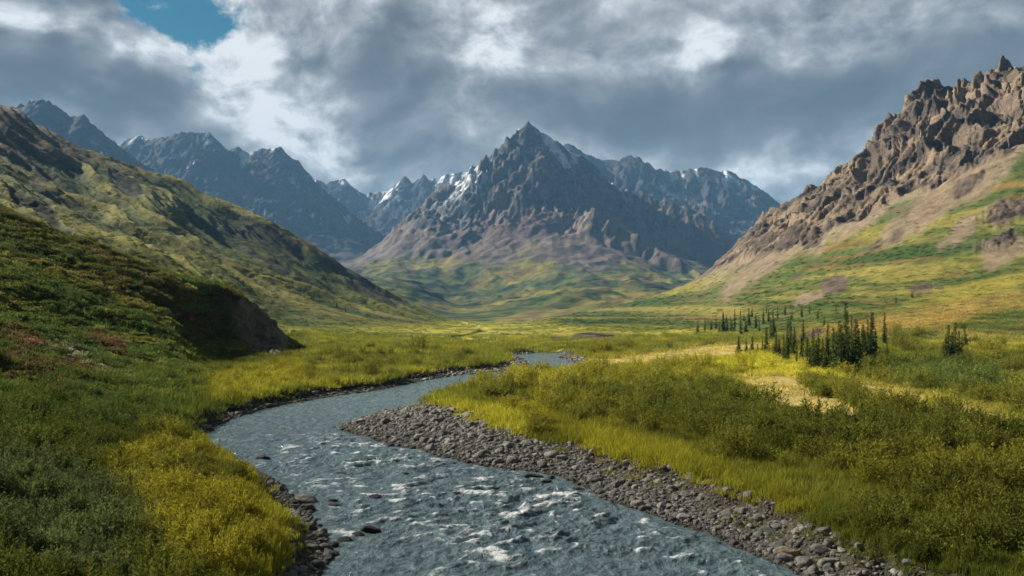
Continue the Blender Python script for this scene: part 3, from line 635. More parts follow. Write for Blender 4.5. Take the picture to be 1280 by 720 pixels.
def cushion_mesh(seed, n=420, h=.4, rad=.65, leaf=.11, wid=.05):
    r = np.random.RandomState(seed); a = r.rand(n)*2*pi; q = rad*np.sqrt(r.rand(n)); top = h*np.sqrt(np.clip(1-(q/rad)**2, 0, 1))*(.75+.5*n2(np.cos(a)*q*4, np.sin(a)*q*4, seed))
    c = np.stack([np.cos(a)*q, np.sin(a)*q, top*r.uniform(.55, 1.0, n)-.03], 1); d = unit(np.stack([np.cos(a)*q*.9+r.normal(0, .4, n), np.sin(a)*q*.9+r.normal(0, .4, n), np.full(n, .55)], 1))
    v = leaf_quads(c, d, unit(r.normal(0, 1, (n, 3))), leaf*r.uniform(.6, 1.4, n), wid*r.uniform(.7, 1.3, n))
    return mesh_np('tundra_cushion', v, np.arange(len(v)).reshape(-1, 4), MP, False, {'lv': ('FLOAT', np.repeat(r.rand(n), 4).astype(np.float32))})
def ico(sub):
    import bmesh
    bm = bmesh.new(); bmesh.ops.create_icosphere(bm, subdivisions=sub, radius=1.); v = np.array([q.co[:] for q in bm.verts]); f = np.array([[q.index for q in p.verts] for p in bm.faces]); bm.free(); return v, f
def stone_material():
    m, t, out = new_mat('river_stone')
    tc = t.new('ShaderNodeTexCoord'); oi = t.new('ShaderNodeObjectInfo'); tint = t.attr('tint', 'INSTANCER')
    vo = t.vm('ADD', tc.outputs['Object'], t.vm('SCALE', oi.outputs['Location'], 1.7))
    n = t.noise(vo, 2.5, 8, .65); s = t.noise(vo, 14., 3, .6)
    c = t.val(tint, t.math('MULTIPLY', t.mr(n, .3, .7, .6, 1.4, False), t.mr(oi.outputs['Random'], 0, 1, .6, 1.4, False)))
    c = t.mix(t.mr(s, .62, .72, 0, .35), c, (.42, .40, .36))
    nr = t.bump(t.math('ADD', n, t.math('MULTIPLY', s, .25)), .25, .6)
    principled(t, out, c, .75, .3, nr); return m
MS = stone_material()
def stone_mesh(seed, sub=3):
    v, f = ico(sub); r = np.random.RandomState(seed); k = seed*3.1
    for _ in range(9):                       # a few planar chips make it read as stone
        d = unit(r.normal(0, 1, 3)); lim = r.uniform(.6, .9); ex = np.maximum(v@d-lim, 0); v = v-ex[:, None]*d*.85
    v = v*(1+.16*n3(v[:, 0]*1.3+k, v[:, 1]*1.3, v[:, 2]*1.3)+.07*n3(v[:, 0]*3.3+k, v[:, 1]*3.3, v[:, 2]*3.3))[:, None]
    v = v*np.array([1, r.uniform(.65, .9), r.uniform(.42, .62)])
    return mesh_np('river_stone', v, f, MS, True)
SHRUB = [shrub_mesh(i) for i in range(5)]+[shrub_mesh(20+i, 46, 30, 1.25, .8, .10, .034) for i in range(2)]
TUFT = [tuft_mesh(i) for i in range(4)]
CUSH = [cushion_mesh(i) for i in range(4)]
STONE = [stone_mesh(i) for i in range(7)]
# geometry-node scatter used only for uncountable cover
def scatter(name, meshes, P_, rotz, scl, pick, tint, tilt=0.):
    col = bpy.data.collections.new(name+' sources')
    for i, me in enumerate(meshes):
        col.objects.link(bpy.data.objects.new(me.name, me))
    n = len(P_)
    rot = np.stack([rng.normal(0, tilt+1e-6, n), rng.normal(0, tilt+1e-6, n), rotz], 1)
    me = mesh_np(name, P_, np.zeros((0, 4), int), None, False, {'rot': ('FLOAT_VECTOR', rot), 'scl': ('FLOAT_VECTOR', scl), 'pick': ('INT', pick.astype(np.int32)), 'tint': ('FLOAT_COLOR', tint)})
    o = link(name, me)
    ng = bpy.data.node_groups.new(name+' scatter', 'GeometryNodeTree')
    ng.interface.new_socket('Geometry', in_out='INPUT', socket_type='NodeSocketGeometry'); ng.interface.new_socket('Geometry', in_out='OUTPUT', socket_type='NodeSocketGeometry')
    N = ng.nodes; L = ng.links
    gi = N.new('NodeGroupInput'); go = N.new('NodeGroupOutput'); ip = N.new('GeometryNodeInstanceOnPoints'); ci = N.new('GeometryNodeCollectionInfo')
    ci.inputs['Collection'].default_value = col; ci.inputs['Separate Children'].default_value = True; ci.inputs['Reset Children'].default_value = True
    def na(nm, ty):
        a = N.new('GeometryNodeInputNamedAttribute'); a.data_type = ty; a.inputs['Name'].default_value = nm; return [s for s in a.outputs if s.enabled and s.name == 'Attribute'][0]
    L.new(gi.outputs[0], ip.inputs['Points']); L.new(ci.outputs[0], ip.inputs['Instance']); ip.inputs['Pick Instance'].default_value = True
    L.new(na('pick', 'INT'), ip.inputs['Instance Index']); L.new(na('rot', 'FLOAT_VECTOR'), ip.inputs['Rotation']); L.new(na('scl', 'FLOAT_VECTOR'), ip.inputs['Scale'])
    L.new(ip.outputs[0], go.inputs[0])
    o.modifiers.new('cover', 'NODES').node_group = ng
    return o

# ------------------------------------------------------------------ where plants grow
def cand(n, y0, y1, u0=-.80, u1=.80):
    Y = np.exp(rng.uniform(np.log(y0), np.log(y1), n)); X = rng.uniform(u0, u1, n)*Y
    if u1 >= .8 and y0 < 20:                # the near ground goes on beside the frame
        k = int(n*math.log(45/y0)/math.log(y1/y0)*.6); Ye = np.exp(rng.uniform(np.log(y0), np.log(45), k)); ue = rng.uniform(.8, 1.3, k)*np.where(rng.random(k) < .5, -1, 1)
        Y = np.concatenate([Y, Ye]); X = np.concatenate([X, ue*Ye])
    zg = hz(X, Y)
    return X, Y, zg, 640+F*X/Y, HOR-F*(zg-CH)/Y, bil(SDGn, X, Y), bil(SDRn, X, Y)
ROCKALL = np.maximum(rockat, PALE*.999)
def ell(px, py, cx, cy, rx, ry, rot=0):
    a = radians(rot); dx = px-cx; dy = py-cy; return np.hypot((dx*cos(a)+dy*sin(a))/rx, (-dx*sin(a)+dy*cos(a))/ry)
T_DARK = np.array((.046, .066, .018)); T_WIL = np.array((.085, .104, .036)); T_YEL = np.array((.205, .185, .022)); T_OLI = np.array((.118, .115, .020)); T_GRN = np.array((.088, .098, .017)); T_RED = np.array((.09, .035, .02)); T_STR = np.array((.20, .17, .045))
def tints(X, Y, px, py, left_dark=1):
    n_ = len(X); a1 = fbm(X*.07, Y*.07, 4, 701); a2 = fbm(X*.3, Y*.3, 3, 702); c = np.empty((n_, 3)); c[:] = T_OLI
    def mx(col, w):
        nonlocal c; c = c+(col-c)*np.clip(w, 0, 1)[:, None]
    mx(T_GRN, ss(-.05, .25, a1+.5*a2)); mx(T_YEL, ss(.1, .4, -a1+.5*a2)*.75)
    R = px > 380
    # right meadow; far yellow tints raised to paint in the sunlit patch
    for (cx, cy, rx, ry, rot, col, w) in [(600,523,75,16,12,T_YEL*1.25,1),(870,590,190,22,17,T_YEL*1.1,.9),(1010,610,160,26,10,T_OLI*1.25,.7),(660,480,60,10,0,T_OLI*1.3,.8),(880,452,140,10,0,T_YEL*1.3,.8),(980,468,80,9,5,T_YEL*1.5,.9),(780,475,200,22,0,T_YEL*1.15,.45),
                     (1080,545,230,24,4,T_GRN*.85,.8),(950,540,90,20,8,T_GRN,.8),(840,500,150,20,0,T_GRN*1.1,.75),(1090,680,120,36,10,T_GRN,.9),(1240,635,60,28,0,T_OLI*.8,.8),(1190,460,120,16,0,T_GRN,.8),(1190,478,90,12,6,T_DARK*1.5,.8),(1180,600,120,20,0,T_YEL*.75,.6),(940,655,90,25,20,T_WIL*1.2,.7)]:
        mx(col, w*ss(1.25, .6, ell(px, py, cx, cy, rx, ry, rot)+.35*a2)*R)
    # left bank
    Lm = ~R
    mx(T_GRN*.8, Lm*ss(1.0, .5, np.abs(px-150)/400))
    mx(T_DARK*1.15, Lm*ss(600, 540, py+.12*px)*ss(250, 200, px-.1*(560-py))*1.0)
    mx(T_YEL*.85, Lm*ss(1.2, .75, ell(px, py, 430, 462, 170, 22, -6)+.4*a1)); mx(T_GRN, Lm*ss(.05, .3, a2+.2)*ss(420, 360, px)*.6*ss(430, 470, py))
    mx(T_YEL*1.0, Lm*ss(1.25, .85, ell(px, py, 265, 650, 125, 82, 25)+.3*a2)); mx(T_OLI, Lm*ss(1.2, .8, ell(px, py, 255, 600, 45, 16, 0)))
    mx(T_WIL, Lm*ss(1.2, .8, ell(px, py, 60, 660, 130, 75, 15)+.3*a2)); mx(T_YEL*.8, Lm*ss(1.1, .8, ell(px, py, 390, 470, 60, 14, 0)))
    mx(T_YEL*1.0, Lm*ss(1.1, .7, ell(px, py, 310, 485, 60, 16, -10))*.7)
    return c

# shrubs
X, Y, zg, px, py, sg, sr = cand(9000, 13.5, 230)
a1 = fbm(X*.05, Y*.05, 4, 711); a2 = fbm(X*.2, Y*.2, 3, 712)
rk_ = bil(ROCKALL, X, Y); slp = bil(B, X, Y)
den = .25+1.1*ss(-.1, .35, a1+.5*a2)
right = px > 400
for (cx, cy, rx, ry, rot, w) in [(1080,545,230,26,4,2.4),(1090,690,140,40,8,1.6),(1240,635,70,35,0,2),(1050,498,50,9,20,3),(1190,470,120,18,0,2.2),(840,505,170,26,0,1.2),(960,550,80,20,0,1.5)]:
    den += w*ss(1.15, .7, ell(px, py, cx, cy, rx, ry, rot))*right
for (cx, cy, rx, ry, rot, w) in [(600,523,75,16,12,-2),(870,590,190,18,17,-1.2),(1010,615,140,18,10,-.8),(880,450,160,9,0,-.9)]:
    den += w*ss(1.15, .7, ell(px, py, cx, cy, rx, ry, rot))*right
den = np.where(right, den, .35+.8*ss(-.2, .3, a1+a2)+1.8*ss(1.1, .8, ell(px, py, 120, 560, 150, 60, 15))+1.5*ss(1.2, .8, ell(px, py, 260, 650, 130, 85, 25))+1.5*ss(1.2, .8, ell(px, py, 50, 670, 140, 80, 10))+1.0*ss(1.2, .8, ell(px, py, 420, 462, 190, 22, -8)))
den *= np.where(~right & (slp > 3), .55*ss(12, 4, slp)+.08, 1)
ok = (sg > .5) & (rk_ < .25) & (rng.random(len(X)) < den*.42) & (slp < 26) & ~((px > 380) & (Y > 165)) & ~(right & (slp > 2.6) & (rng.random(len(X)) < .75)) & ~(right & (slp > 6))
# the bush strip on the pale flat
ok |= (ell(px, py, 1048, 497, 52, 7, 17) < 1) & (rng.random(len(X)) < .8)
X, Y, zg, px, py, sg, slp = [q[ok] for q in (X, Y, zg, px, py, sg, slp)]
sz = rng.uniform(.65, 1.3, len(X))*np.clip((Y/30)**.35, .85, 1.7)*np.where(px < 400, .95, 1.15)
sz *= np.where((px < 400) & (py < 520), .8, 1); sz *= np.clip(.35+sg*.4, .4, 1)
TN = tints(X, Y, px, py)
vis = (px > -600) & (px < 1900); X, Y, zg, px, py, sz, TN = [q[vis] for q in (X, Y, zg, px, py, sz, TN)]
order = np.argsort(-sz/Y*np.where((px > 0) & (px < 1280) & (py < 735), 1, .01)); NI = 280
def shrub_label(px, py, X, Y, t):
    if px < 400:
        if py > 585 and t[0] > .12: return 'yellow leafed willow shrub on the near left bank beside the stones', 'yellow shrubs on the near left bank'
        if py > 600: return 'grey green willow shrub in the lower left corner', 'grey green shrubs in the lower left corner'
        if t[0] < .07: return 'dark green shrub on the shaded foot of the left spur', 'dark shrubs below the left spur'
        return 'olive shrub on the left bank along the bend of the river', 'shrubs on the left bank at the bend'
    if py > 625: return 'green willow shrub behind the near gravel bar, right foreground', 'shrubs in the right foreground'
    if t[0] < .07: return 'dark willow shrub in the belt across the right meadow', 'dark shrubs across the right meadow'
    if t[0] > .13: return 'yellowing willow shrub in the right meadow', 'yellowing shrubs in the right meadow'
    return 'olive green willow shrub in the right meadow', 'olive shrubs in the right meadow'
SHR_OBJ = []
for k, i in enumerate(order[:NI]):
    o = bpy.data.objects.new('willow_shrub', SHRUB[int(rng.integers(len(SHRUB)))]); ROOT.objects.link(o)
    o.location = (X[i], Y[i], zg[i]-.05); o.rotation_euler = (0, 0, rng.uniform(0, 6.28)); s = sz[i]; o.scale = (s*rng.uniform(.9, 1.3), s*rng.uniform(.9, 1.3), s*rng.uniform(.8, 1.15))
    o['tint'] = [float(q) for q in TN[i]]+[1.0]
    lb, gp = shrub_label(px[i], py[i], X[i], Y[i], TN[i]); tag(o, lb, 'shrub', gp); SHR_OBJ.append((o, px[i], py[i], s))
rest = order[NI:]
s = sz[rest]; n = len(rest)
scatter('shrubbery', SHRUB, np.stack([X[rest], Y[rest], zg[rest]-.05], 1), rng.uniform(0, 6.28, n), np.stack([s*rng.uniform(.9, 1.3, n), s*rng.uniform(.9, 1.3, n), s*rng.uniform(.8, 1.15, n)], 1), rng.integers(0, len(SHRUB), n), TN[rest])
tag(bpy.data.objects['shrubbery'], 'low willow scrub spread over the valley floor', 'shrubbery', None, 'stuff')
print('shrubs', len(order))
# grass tufts
X, Y, zg, px, py, sg, sr = cand(52000, 12.5, 240)
rk_ = bil(np.maximum(rockat, PALE*.93), X, Y)+.8*ss(140, 235, Y); slp = bil(B, X, Y)
ok = ((sg > .05) | ((sg > -1.2) & (sr > .8) & (rng.random(len(X)) < .10))) & (rng.random(len(X)) > rk_) & ~((px < 400) & (slp > 3.2) & (rng.random(len(X)) < .8)) & (slp < 30)
X, Y, zg, px, py, sg, slp = [q[ok] for q in (X, Y, zg, px, py, sg, slp)]; n = len(X)
TN = tints(X, Y, px, py)*np.array([1.1, 1.14, 1.0])
cg = np.stack([bil(C[..., k].astype(float), X, Y) for k in range(3)], 1)*1.15           # the right slope's grass has the slope's own colour bands
onr = ((px > 640)*ss(1.6, 3.2, slp))[:, None]; TN = lerp(TN, cg, onr); pw = bil(PALE, X, Y)[:, None]; TN = lerp(TN, np.array((.33, .27, .07)), pw)
s = rng.uniform(.7, 1.3, n)*np.clip((Y/26)**.75, .7, 4)*.9
hs = s*np.clip((26/Y)**.35, .45, 1.1)*(1-.6*pw[:, 0])*(1-.5*onr[:, 0])*np.clip(.4+sg*.6, .35, 1)
tag(scatter('grass', TUFT, np.stack([X, Y, zg-.02], 1), rng.uniform(0, 6.28, n), np.stack([s, s, hs], 1), rng.integers(0, 4, n), TN, .08), 'yellow green meadow grass covering both banks', 'grass', None, 'stuff')
# tundra cushions on the left spur
X, Y, zg, px, py, sg, sr = cand(30000, 13, 175, -.80, -.25)
slp = bil(B, X, Y); rk_ = bil(rockat, X, Y); ok = (slp > 1.3) & (sg > 1) & (rng.random(len(X)) > rk_*1.3)
X, Y, zg, px, py = [q[ok] for q in (X, Y, zg, px, py)]; n = len(X)
TN = np.stack([bil(C[..., k].astype(float), X, Y) for k in range(3)], 1)*rng.uniform(.7, 1.35, (n, 1))*1.1
g_ = ss(.0, .3, fbm(X*.15, Y*.15, 4, 731)); TN = lerp(TN, T_GRN*.8, (g_*.5)[:, None])
s = rng.uniform(.6, 1.4, n)*np.clip((Y/30)**.6, .8, 2.6)*.75
tag(scatter('tundra', CUSH, np.stack([X, Y, zg-.04], 1), rng.uniform(0, 6.28, n), np.stack([s, s, s*rng.uniform(.6, 1.2, n)], 1), rng.integers(0, 4, n), TN, .15), 'low dark tundra plants covering the left spur', 'tundra', None, 'stuff')

# brush on the farther slopes
X, Y, zg, px, py, sg, sr = cand(60000, 165, 900, -.76, .76)
slp = bil(B, X, Y); rk_ = bil(np.maximum(ROCK, np.maximum(OUT, LDARK*.5)), X, Y); cc = np.stack([bil(C[..., k].astype(float), X, Y) for k in range(3)], 1)
grn = np.clip(1.35-cc[:, 0]/np.maximum(cc[:, 1], 1e-3), 0, 1)*2.2; nn = fbm(X*.03, Y*.03, 4, 741)
ok = (rk_ < .15) & (rng.random(len(X)) < np.clip(.10+.6*grn+.7*nn, .03, .8)*np.where(slp > 1.5, 1, .35)*np.where(px < 600, .35, .30)) & (sg > 3)
X, Y, zg, cc = X[ok], Y[ok], zg[ok], cc[ok]; n = len(X); s = rng.uniform(.5, 1.3, n)*np.clip((Y/200)**.7, 1, 3.)*1.1
tag(scatter('brush', CUSH, np.stack([X, Y, zg-.15*s], 1), rng.uniform(0, 6.28, n), np.stack([s*1.3, s*1.3, s*1.1], 1), rng.integers(0, 4, n), np.clip(cc*rng.uniform(.7, 1.25, (n, 1)), 0, .17)*np.array([.92, 1., 1.]), .2), 'low brush dotted over the farther valley slopes', 'brush', None, 'stuff')

# ------------------------------------------------------------------ stones
X, Y, zg, px, py, sg, sr = cand(250000, 13, 170, -.50, .58)
ok = (sg < .25) & (sr > -.55) & (rng.random(len(X)) < np.where(sr < 0, .35, 1))
X, Y, zg, px, py, sg, sr = [q[ok] for q in (X, Y, zg, px, py, sg, sr)]; n = len(X)
s = .052*np.exp(rng.normal(0, .55, n))*np.clip((Y/25)**.6, .8, 2.6)
s = np.minimum(s, .30*np.clip(Y/25, 1, 1.4))
def stone_tint(n, sr):
    g_ = rng.uniform(.13, .32, n); c = np.stack([g_, g_*rng.uniform(.9, .98, n), g_*rng.uniform(.78, .95, n)], 1)
    return c*np.clip(.38+sr*1.3, .3, 1)[:, None]
TS = stone_tint(n, sr)
ord_ = np.argsort(-(s/Y)*np.where((py < 722) & (px > 0) & (px < 1280), 1, 0)); big_i = ord_[:190]; rest = ord_[190:]
tag(scatter('gravel', STONE, np.stack([X[rest], Y[rest], np.maximum(zg[rest], -.12)+s[rest]*.12], 1), rng.uniform(0, 6.28, len(rest)), np.repeat(s[rest][:, None], 3, 1)*np.array([1, 1, .9]), rng.integers(0, 7, len(rest)), TS[rest], .25), 'grey rounded gravel on both river bars', 'gravel', None, 'stuff')
def put_stone(x, y, z, s, tint, lab, grp, rz=None, sc=(1, 1, 1), name='river_stone', cat='stone', k=None):
    o = bpy.data.objects.new(name, STONE[int(rng.integers(7)) if k is None else k]); ROOT.objects.link(o); o.location = (x, y, z)
    o.rotation_euler = (rng.normal(0, .15), rng.normal(0, .15), rng.uniform(0, 6.28) if rz is None else rz); o.scale = [s*q for q in sc]; o['tint'] = [*map(float, tint), 1.0]
    return tag(o, lab, cat, grp)
for i in big_i:
    lf = px[i] < (520 if py[i] > 540 else 330)
    wet = sr[i] < .12
    lab = ('wet dark' if wet else 'dry grey')+' rounded stone on the '+('left bank bar' if lf else 'right gravel bar')+(' at the water' if wet else '')
    put_stone(X[i], Y[i], max(zg[i], -.1)+s[i]*.15, s[i]*1.15, TS[i], lab, lab.replace('stone', 'stones'))
# boulders the photograph shows one by one: px, py of the foot, width in photo pixels, tint, label
for (bx, by, w, tn, lab, sc) in [
    (984,696,36,(.34,.28,.21),'pale tan boulder at the water edge of the right gravel bar',(1,.8,.95)),
    (963,672,34,(.22,.235,.22),'flat grey green slab lying on the right gravel bar',(1,.9,.45)),
    (898,664,18,(.30,.24,.16),'small sandy boulder on the right gravel bar, upstream of the slab',(1,.8,.8)),
    (1035,712,26,(.2,.19,.17),'rounded grey boulder low on the right gravel bar near the grass',(1,.8,.9)),
    (950,662,20,(.24,.23,.21),'light grey stone just behind the flat slab',(1,.8,.9)),
    (385,627,36,(.3,.28,.25),'long pale boulder on top of the left stone bank',(1,.6,.75)),
    (388,690,30,(.3,.29,.27),'whitish boulder low on the left stone bank',(1,.8,.9)),
    (418,694,20,(.06,.06,.06),'small black boulder off the tip of the left stone bank',(1,.8,.9)),
    (412,683,26,(.035,.036,.04),'wet black boulder at the foot of the left stone bank',(1,.7,.7)),
    (432,676,24,(.03,.032,.036),'wet black boulder, second in the row reaching into the river',(1,.7,.8)),
    (446,670,22,(.03,.032,.036),'wet black boulder, third in the row reaching into the river',(1,.7,.8)),
    (464,665,28,(.032,.034,.038),'wet black boulder at the outer end of the row in the river',(1,.7,.85)),
    (328,573,18,(.04,.042,.045),'dark rounded boulder standing alone in the river bend',(1,.8,.9)),
    (466,622,20,(.03,.034,.038),'dark boulder breaking the water in mid river',(1,.8,.6)),
    (456,625,10,(.03,.034,.038),'small dark stone beside the mid river boulder',(1,.8,.6)),
    (417,625,14,(.035,.036,.04),'low wet stone just off the left stone bank',(1,.7,.6)),
    (417,631,16,(.035,.036,.04),'low wet stone touching the left stone bank',(1,.7,.5)),
    (505,592,14,(.03,.034,.038),'dark stone awash above the rapids',(1,.6,.5)),
    (425,592,18,(.03,.034,.038),'flat dark stone awash left of mid river',(1,.6,.4)),
    (498,619,14,(.03,.034,.038),'dark stone awash right of the mid river boulder',(1,.6,.4)),
    (667,596,26,(.05,.048,.045),'dark flat stone in the shallows of the right bar',(1,.6,.5)),
    (683,601,16,(.045,.044,.042),'small dark stone in the shallows of the right bar',(1,.6,.5)),
    (725,612,20,(.05,.048,.045),'dark stone at the inlet beside the right bar',(1,.7,.5)),
    (411,459,14,(.05,.045,.04),'dark boulder on the grass of the far left bank',(1,.8,.9)),
    (232,352,18,(.42,.4,.36),'pale rock outcrop on the crest of the left spur',(1.3,.7,.6)),
    (952,444,14,(.3,.28,.25),'pale rock at the left end of the spruce grove',(1.2,.8,.6))]:
    Yb = ray(bx, by) if by < 470 else CH*F/(by-HOR); xb = ux(bx)*Yb; zb = float(hz(np.array([xb]), np.array([Yb]))[0]); s_ = w/F*Yb*.5
    o = put_stone(xb, Yb, max(zb, -.02)+s_*sc[2]*.12, s_, tn, lab, None, 0., sc, 'boulder', 'boulder')

# ------------------------------------------------------------------ spruces
def trunk_material():
    m, t, out = new_mat('spruce_bark'); g = t.new('ShaderNodeNewGeometry'); n = t.noise(g.outputs['Position'], 6, 5, .6)
    principled(t, out, t.mix(n, (.06, .045, .035), (.13, .1, .08)), .9, .1, t.bump(n, .03, .6)); return m
MT = trunk_material(); MC = plant_material('spruce_needles', .30, bright=1.5)
def spruce_meshes(seed, h=10., R=1.05, dens=1.):
    r = np.random.RandomState(seed); c = []; d = []; L = []; W = []; n = []
    zs = np.arange(.35, h-.15, .21/dens); bend = r.normal(0, .012, 2)
    for zc in zs:
        q = (zc/h); rad = R*(1-q)**.82*(.72+.5*r.rand())*(1 if q > .06 else .6)+.06
        for k in range(int(5+4*(1-q))):
            a = r.rand()*2*pi; rr = rad*r.uniform(.55, 1.15); droop = r.uniform(.15, .45)*(1-q*.9)
            if r.rand() < .10: continue
            m_ = max(2, int(rr/.17))
            for j in range(m_):
                f_ = (j+.4)/m_; p = np.array([cos(a)*rr*f_*.9+bend[0]*zc, sin(a)*rr*f_*.9+bend[1]*zc, zc-droop*rr*f_+.12*rr*f_*f_])
                for sgn in (-1, 0, 1):
                    aa = a+sgn*r.uniform(.5, .9); dd = np.array([cos(aa), sin(aa), -droop*.8+r.normal(0, .18)])
                    c.append(p+r.normal(0, .02, 3)); d.append(dd/np.linalg.norm(dd)); L.append(rr*.38*r.uniform(.7, 1.2)+.12); W.append(.20*r.uniform(.7, 1.2)+.05); n.append(np.array([0, 0, 1.])+r.normal(0, .45, 3))
    for k in range(14):
        a = r.rand()*2*pi; c.append(np.array([bend[0]*h, bend[1]*h, h-.06*k-.1])); dd = np.array([cos(a)*.5, sin(a)*.5, .8]); d.append(dd/np.linalg.norm(dd)); L.append(.22); W.append(.05); n.append(r.normal(0, 1, 3))
    v = leaf_quads(np.array(c), np.array(d), unit(np.array(n)), L, W); lv = np.repeat(r.rand(len(c)), 4).astype(np.float32)
    crown = mesh_np('crown', v, np.arange(len(v)).reshape(-1, 4), MC, False, {'lv': ('FLOAT', lv)})
    k = 8; nz = 9; tz = np.linspace(-.4, h*.98, nz); ang = np.arange(k)*2*pi/k
    rad = (.13*(1-tz/h*.97)+.01)[:, None]*(1+.25*np.exp(-np.maximum(tz, 0)*3))[:, None]
    tv = np.stack([np.cos(ang)[None]*rad+bend[0]*tz[:, None], np.sin(ang)[None]*rad+bend[1]*tz[:, None], np.repeat(tz[:, None], k, 1)], -1).reshape(-1, 3)
    f = [(i*k+j, i*k+(j+1) % k, (i+1)*k+(j+1) % k, (i+1)*k+j) for i in range(nz-1) for j in range(k)]
    return crown, mesh_np('trunk', tv, np.array(f), MT, True)
SPR = [spruce_meshes(900+i, 10., R, dn) for i, (R, dn) in enumerate([(1.0, 1), (.82, 1), (1.2, 1), (.7, .9), (.95, .8), (1.1, 1.1)])]
# px, foot row, top row
GROVE = [(923,445,422),(933,441,427),(940,441,422),(953,442,424),(958,443,411),(967,423,390),(963,425,399),(980,453,422),(984,456,424),(988,440,398),(992,448,412),(996,460,431),(1004,436,403),(1006,462,439),(1012,464,434),(1019,465,429),(1027,465,427),(1036,460,410),(1042,461,413),(1046,466,418),(1051,469,410),(1057,459,384),(1059,464,400),(1064,444,398),(1070,467,404),(1066,468,430),(1076,467,441),(1081,464,422),(1085,461,404),(1090,456,395),(1095,450,413),(1106,432,394),(1109,448,429),(1030,466,440),(1088,463,432),(974,450,425),(970,447,418),(984,447,409),(1009,458,424),(1023,460,420),(1033,464,425),(1048,462,405),(1054,468,420),(1060,468,415),(1073,458,414),(1079,463,410),(1087,457,412),(1016,455,414),(1002,452,420),(947,443,430),(1000,461,442)]
CLUMP = [(1179,460,429),(1183,461,421),(1186,460,411),(1190,460,418),(1194,458,408),(1199,455,417),(1207,436,412),(1203,446,420)]
SLOPE = [(872,417,402),(881,414,398),(889,413,401),(895,411,397),(904,415,391),(909,414,399),(918,413,388),(926,418,390),(932,416,399),(936,407,386),(945,411,394),(954,405,387),(949,414,398),(914,414,396),(899,416,404),(961,402,388),(972,399,384),(981,394,381),(990,400,388),(1002,396,384),(1012,392,381),(1120,379,368),(940,396,384),(958,391,381),(1022,399,389),(1045,392,382),(985,410,396),(1030,408,395),(930,402,391),(908,404,394),(1090,410,399),(1140,372,364)]
LEFTT = [(304,358,350),(421,384,376),(432,390,383),(392,372,366)]
ORD = ['first','second','third','fourth','fifth','sixth','seventh','eighth','ninth','tenth','eleventh','twelfth','thirteenth','fourteenth','fifteenth','sixteenth','seventeenth','eighteenth','nineteenth','twentieth']
TENS = {20: ('twenty', 'twentieth'), 30: ('thirty', 'thirtieth'), 40: ('forty', 'fortieth'), 50: ('fifty', 'fiftieth'), 60: ('sixty', 'sixtieth')}
def ordw(i):
    if i < 20: return ORD[i]
    n = i+1; a = n//10*10; return TENS[a][1] if n % 10 == 0 else TENS[a][0]+' '+ORD[n % 10-1]
def plant_row(lst, fn, grp, dark):
    by = sorted(lst)
    for i, (px_, fo, to) in enumerate(by):
        Yt = ray(px_, fo, 60); x_ = ux(px_)*Yt; z_ = float(hz(np.array([x_]), np.array([Yt]))[0]); h_ = 1.12*(fo-to)/F*Yt
        cr, tr = SPR[(i*5+int(px_)) % len(SPR)]; s_ = h_/10.
        r_ = bpy.data.objects.new('spruce_tree', None); ROOT.objects.link(r_); r_.location = (x_, Yt, z_-.1); r_.empty_display_size = .3
        w_ = s_*float(np.clip(rng.uniform(.9, 1.2)*(1.0/s_)**.25, .7, 1.6)); r_.scale = (w_, w_, s_); r_.rotation_euler = (0, 0, float(rng.uniform(0, 6.28)))
        tag(r_, fn(i, len(by), fo-to), 'tree', grp)
        a = link('crown', cr, r_); link('trunk', tr, r_)
        g_ = rng.uniform(.8, 1.2)*dark; a['tint'] = [.06*g_, .092*g_, .026*g_, 1.]
plant_row(GROVE, lambda i, n, h: 'tallest spruce of the valley grove, standing clear of its neighbours' if h == 75 else 'dark spruce, %s from the left in the valley grove' % ordw(i), 'spruces of the valley grove', 1.0)
plant_row(CLUMP, lambda i, n, h: 'dark spruce, %s from the left in the small clump by the bare bank' % ordw(i), 'spruces of the small clump', .75)
plant_row(SLOPE, lambda i, n, h: 'thin distant spruce, %s from the left on the green slope' % ordw(i), 'distant spruces on the green slope', 1.1)
plant_row(LEFTT, lambda i, n, h: 'tiny spruce, %s from the left on the far olive hillside' % ordw(i), 'tiny spruces on the olive hillside', 1.0)

# ------------------------------------------------------------------ light, sky, air, camera
SUN_EL, SUN_AZ = 33., -66.              # azimuth from the view axis (+Y), negative = left
S = np.array([sin(radians(SUN_AZ))*cos(radians(SUN_EL)), cos(radians(SUN_AZ))*cos(radians(SUN_EL)), sin(radians(SUN_EL))])
sun = bpy.data.lights.new('sun', 'SUN'); sun.energy = 5.0; sun.angle = radians(.5); sun.color = (1., .93, .80)
so = bpy.data.objects.new('sun', sun); ROOT.objects.link(so)
from mathutils import Vector
so.rotation_euler = Vector(S).to_track_quat('Z', 'Y').to_euler()

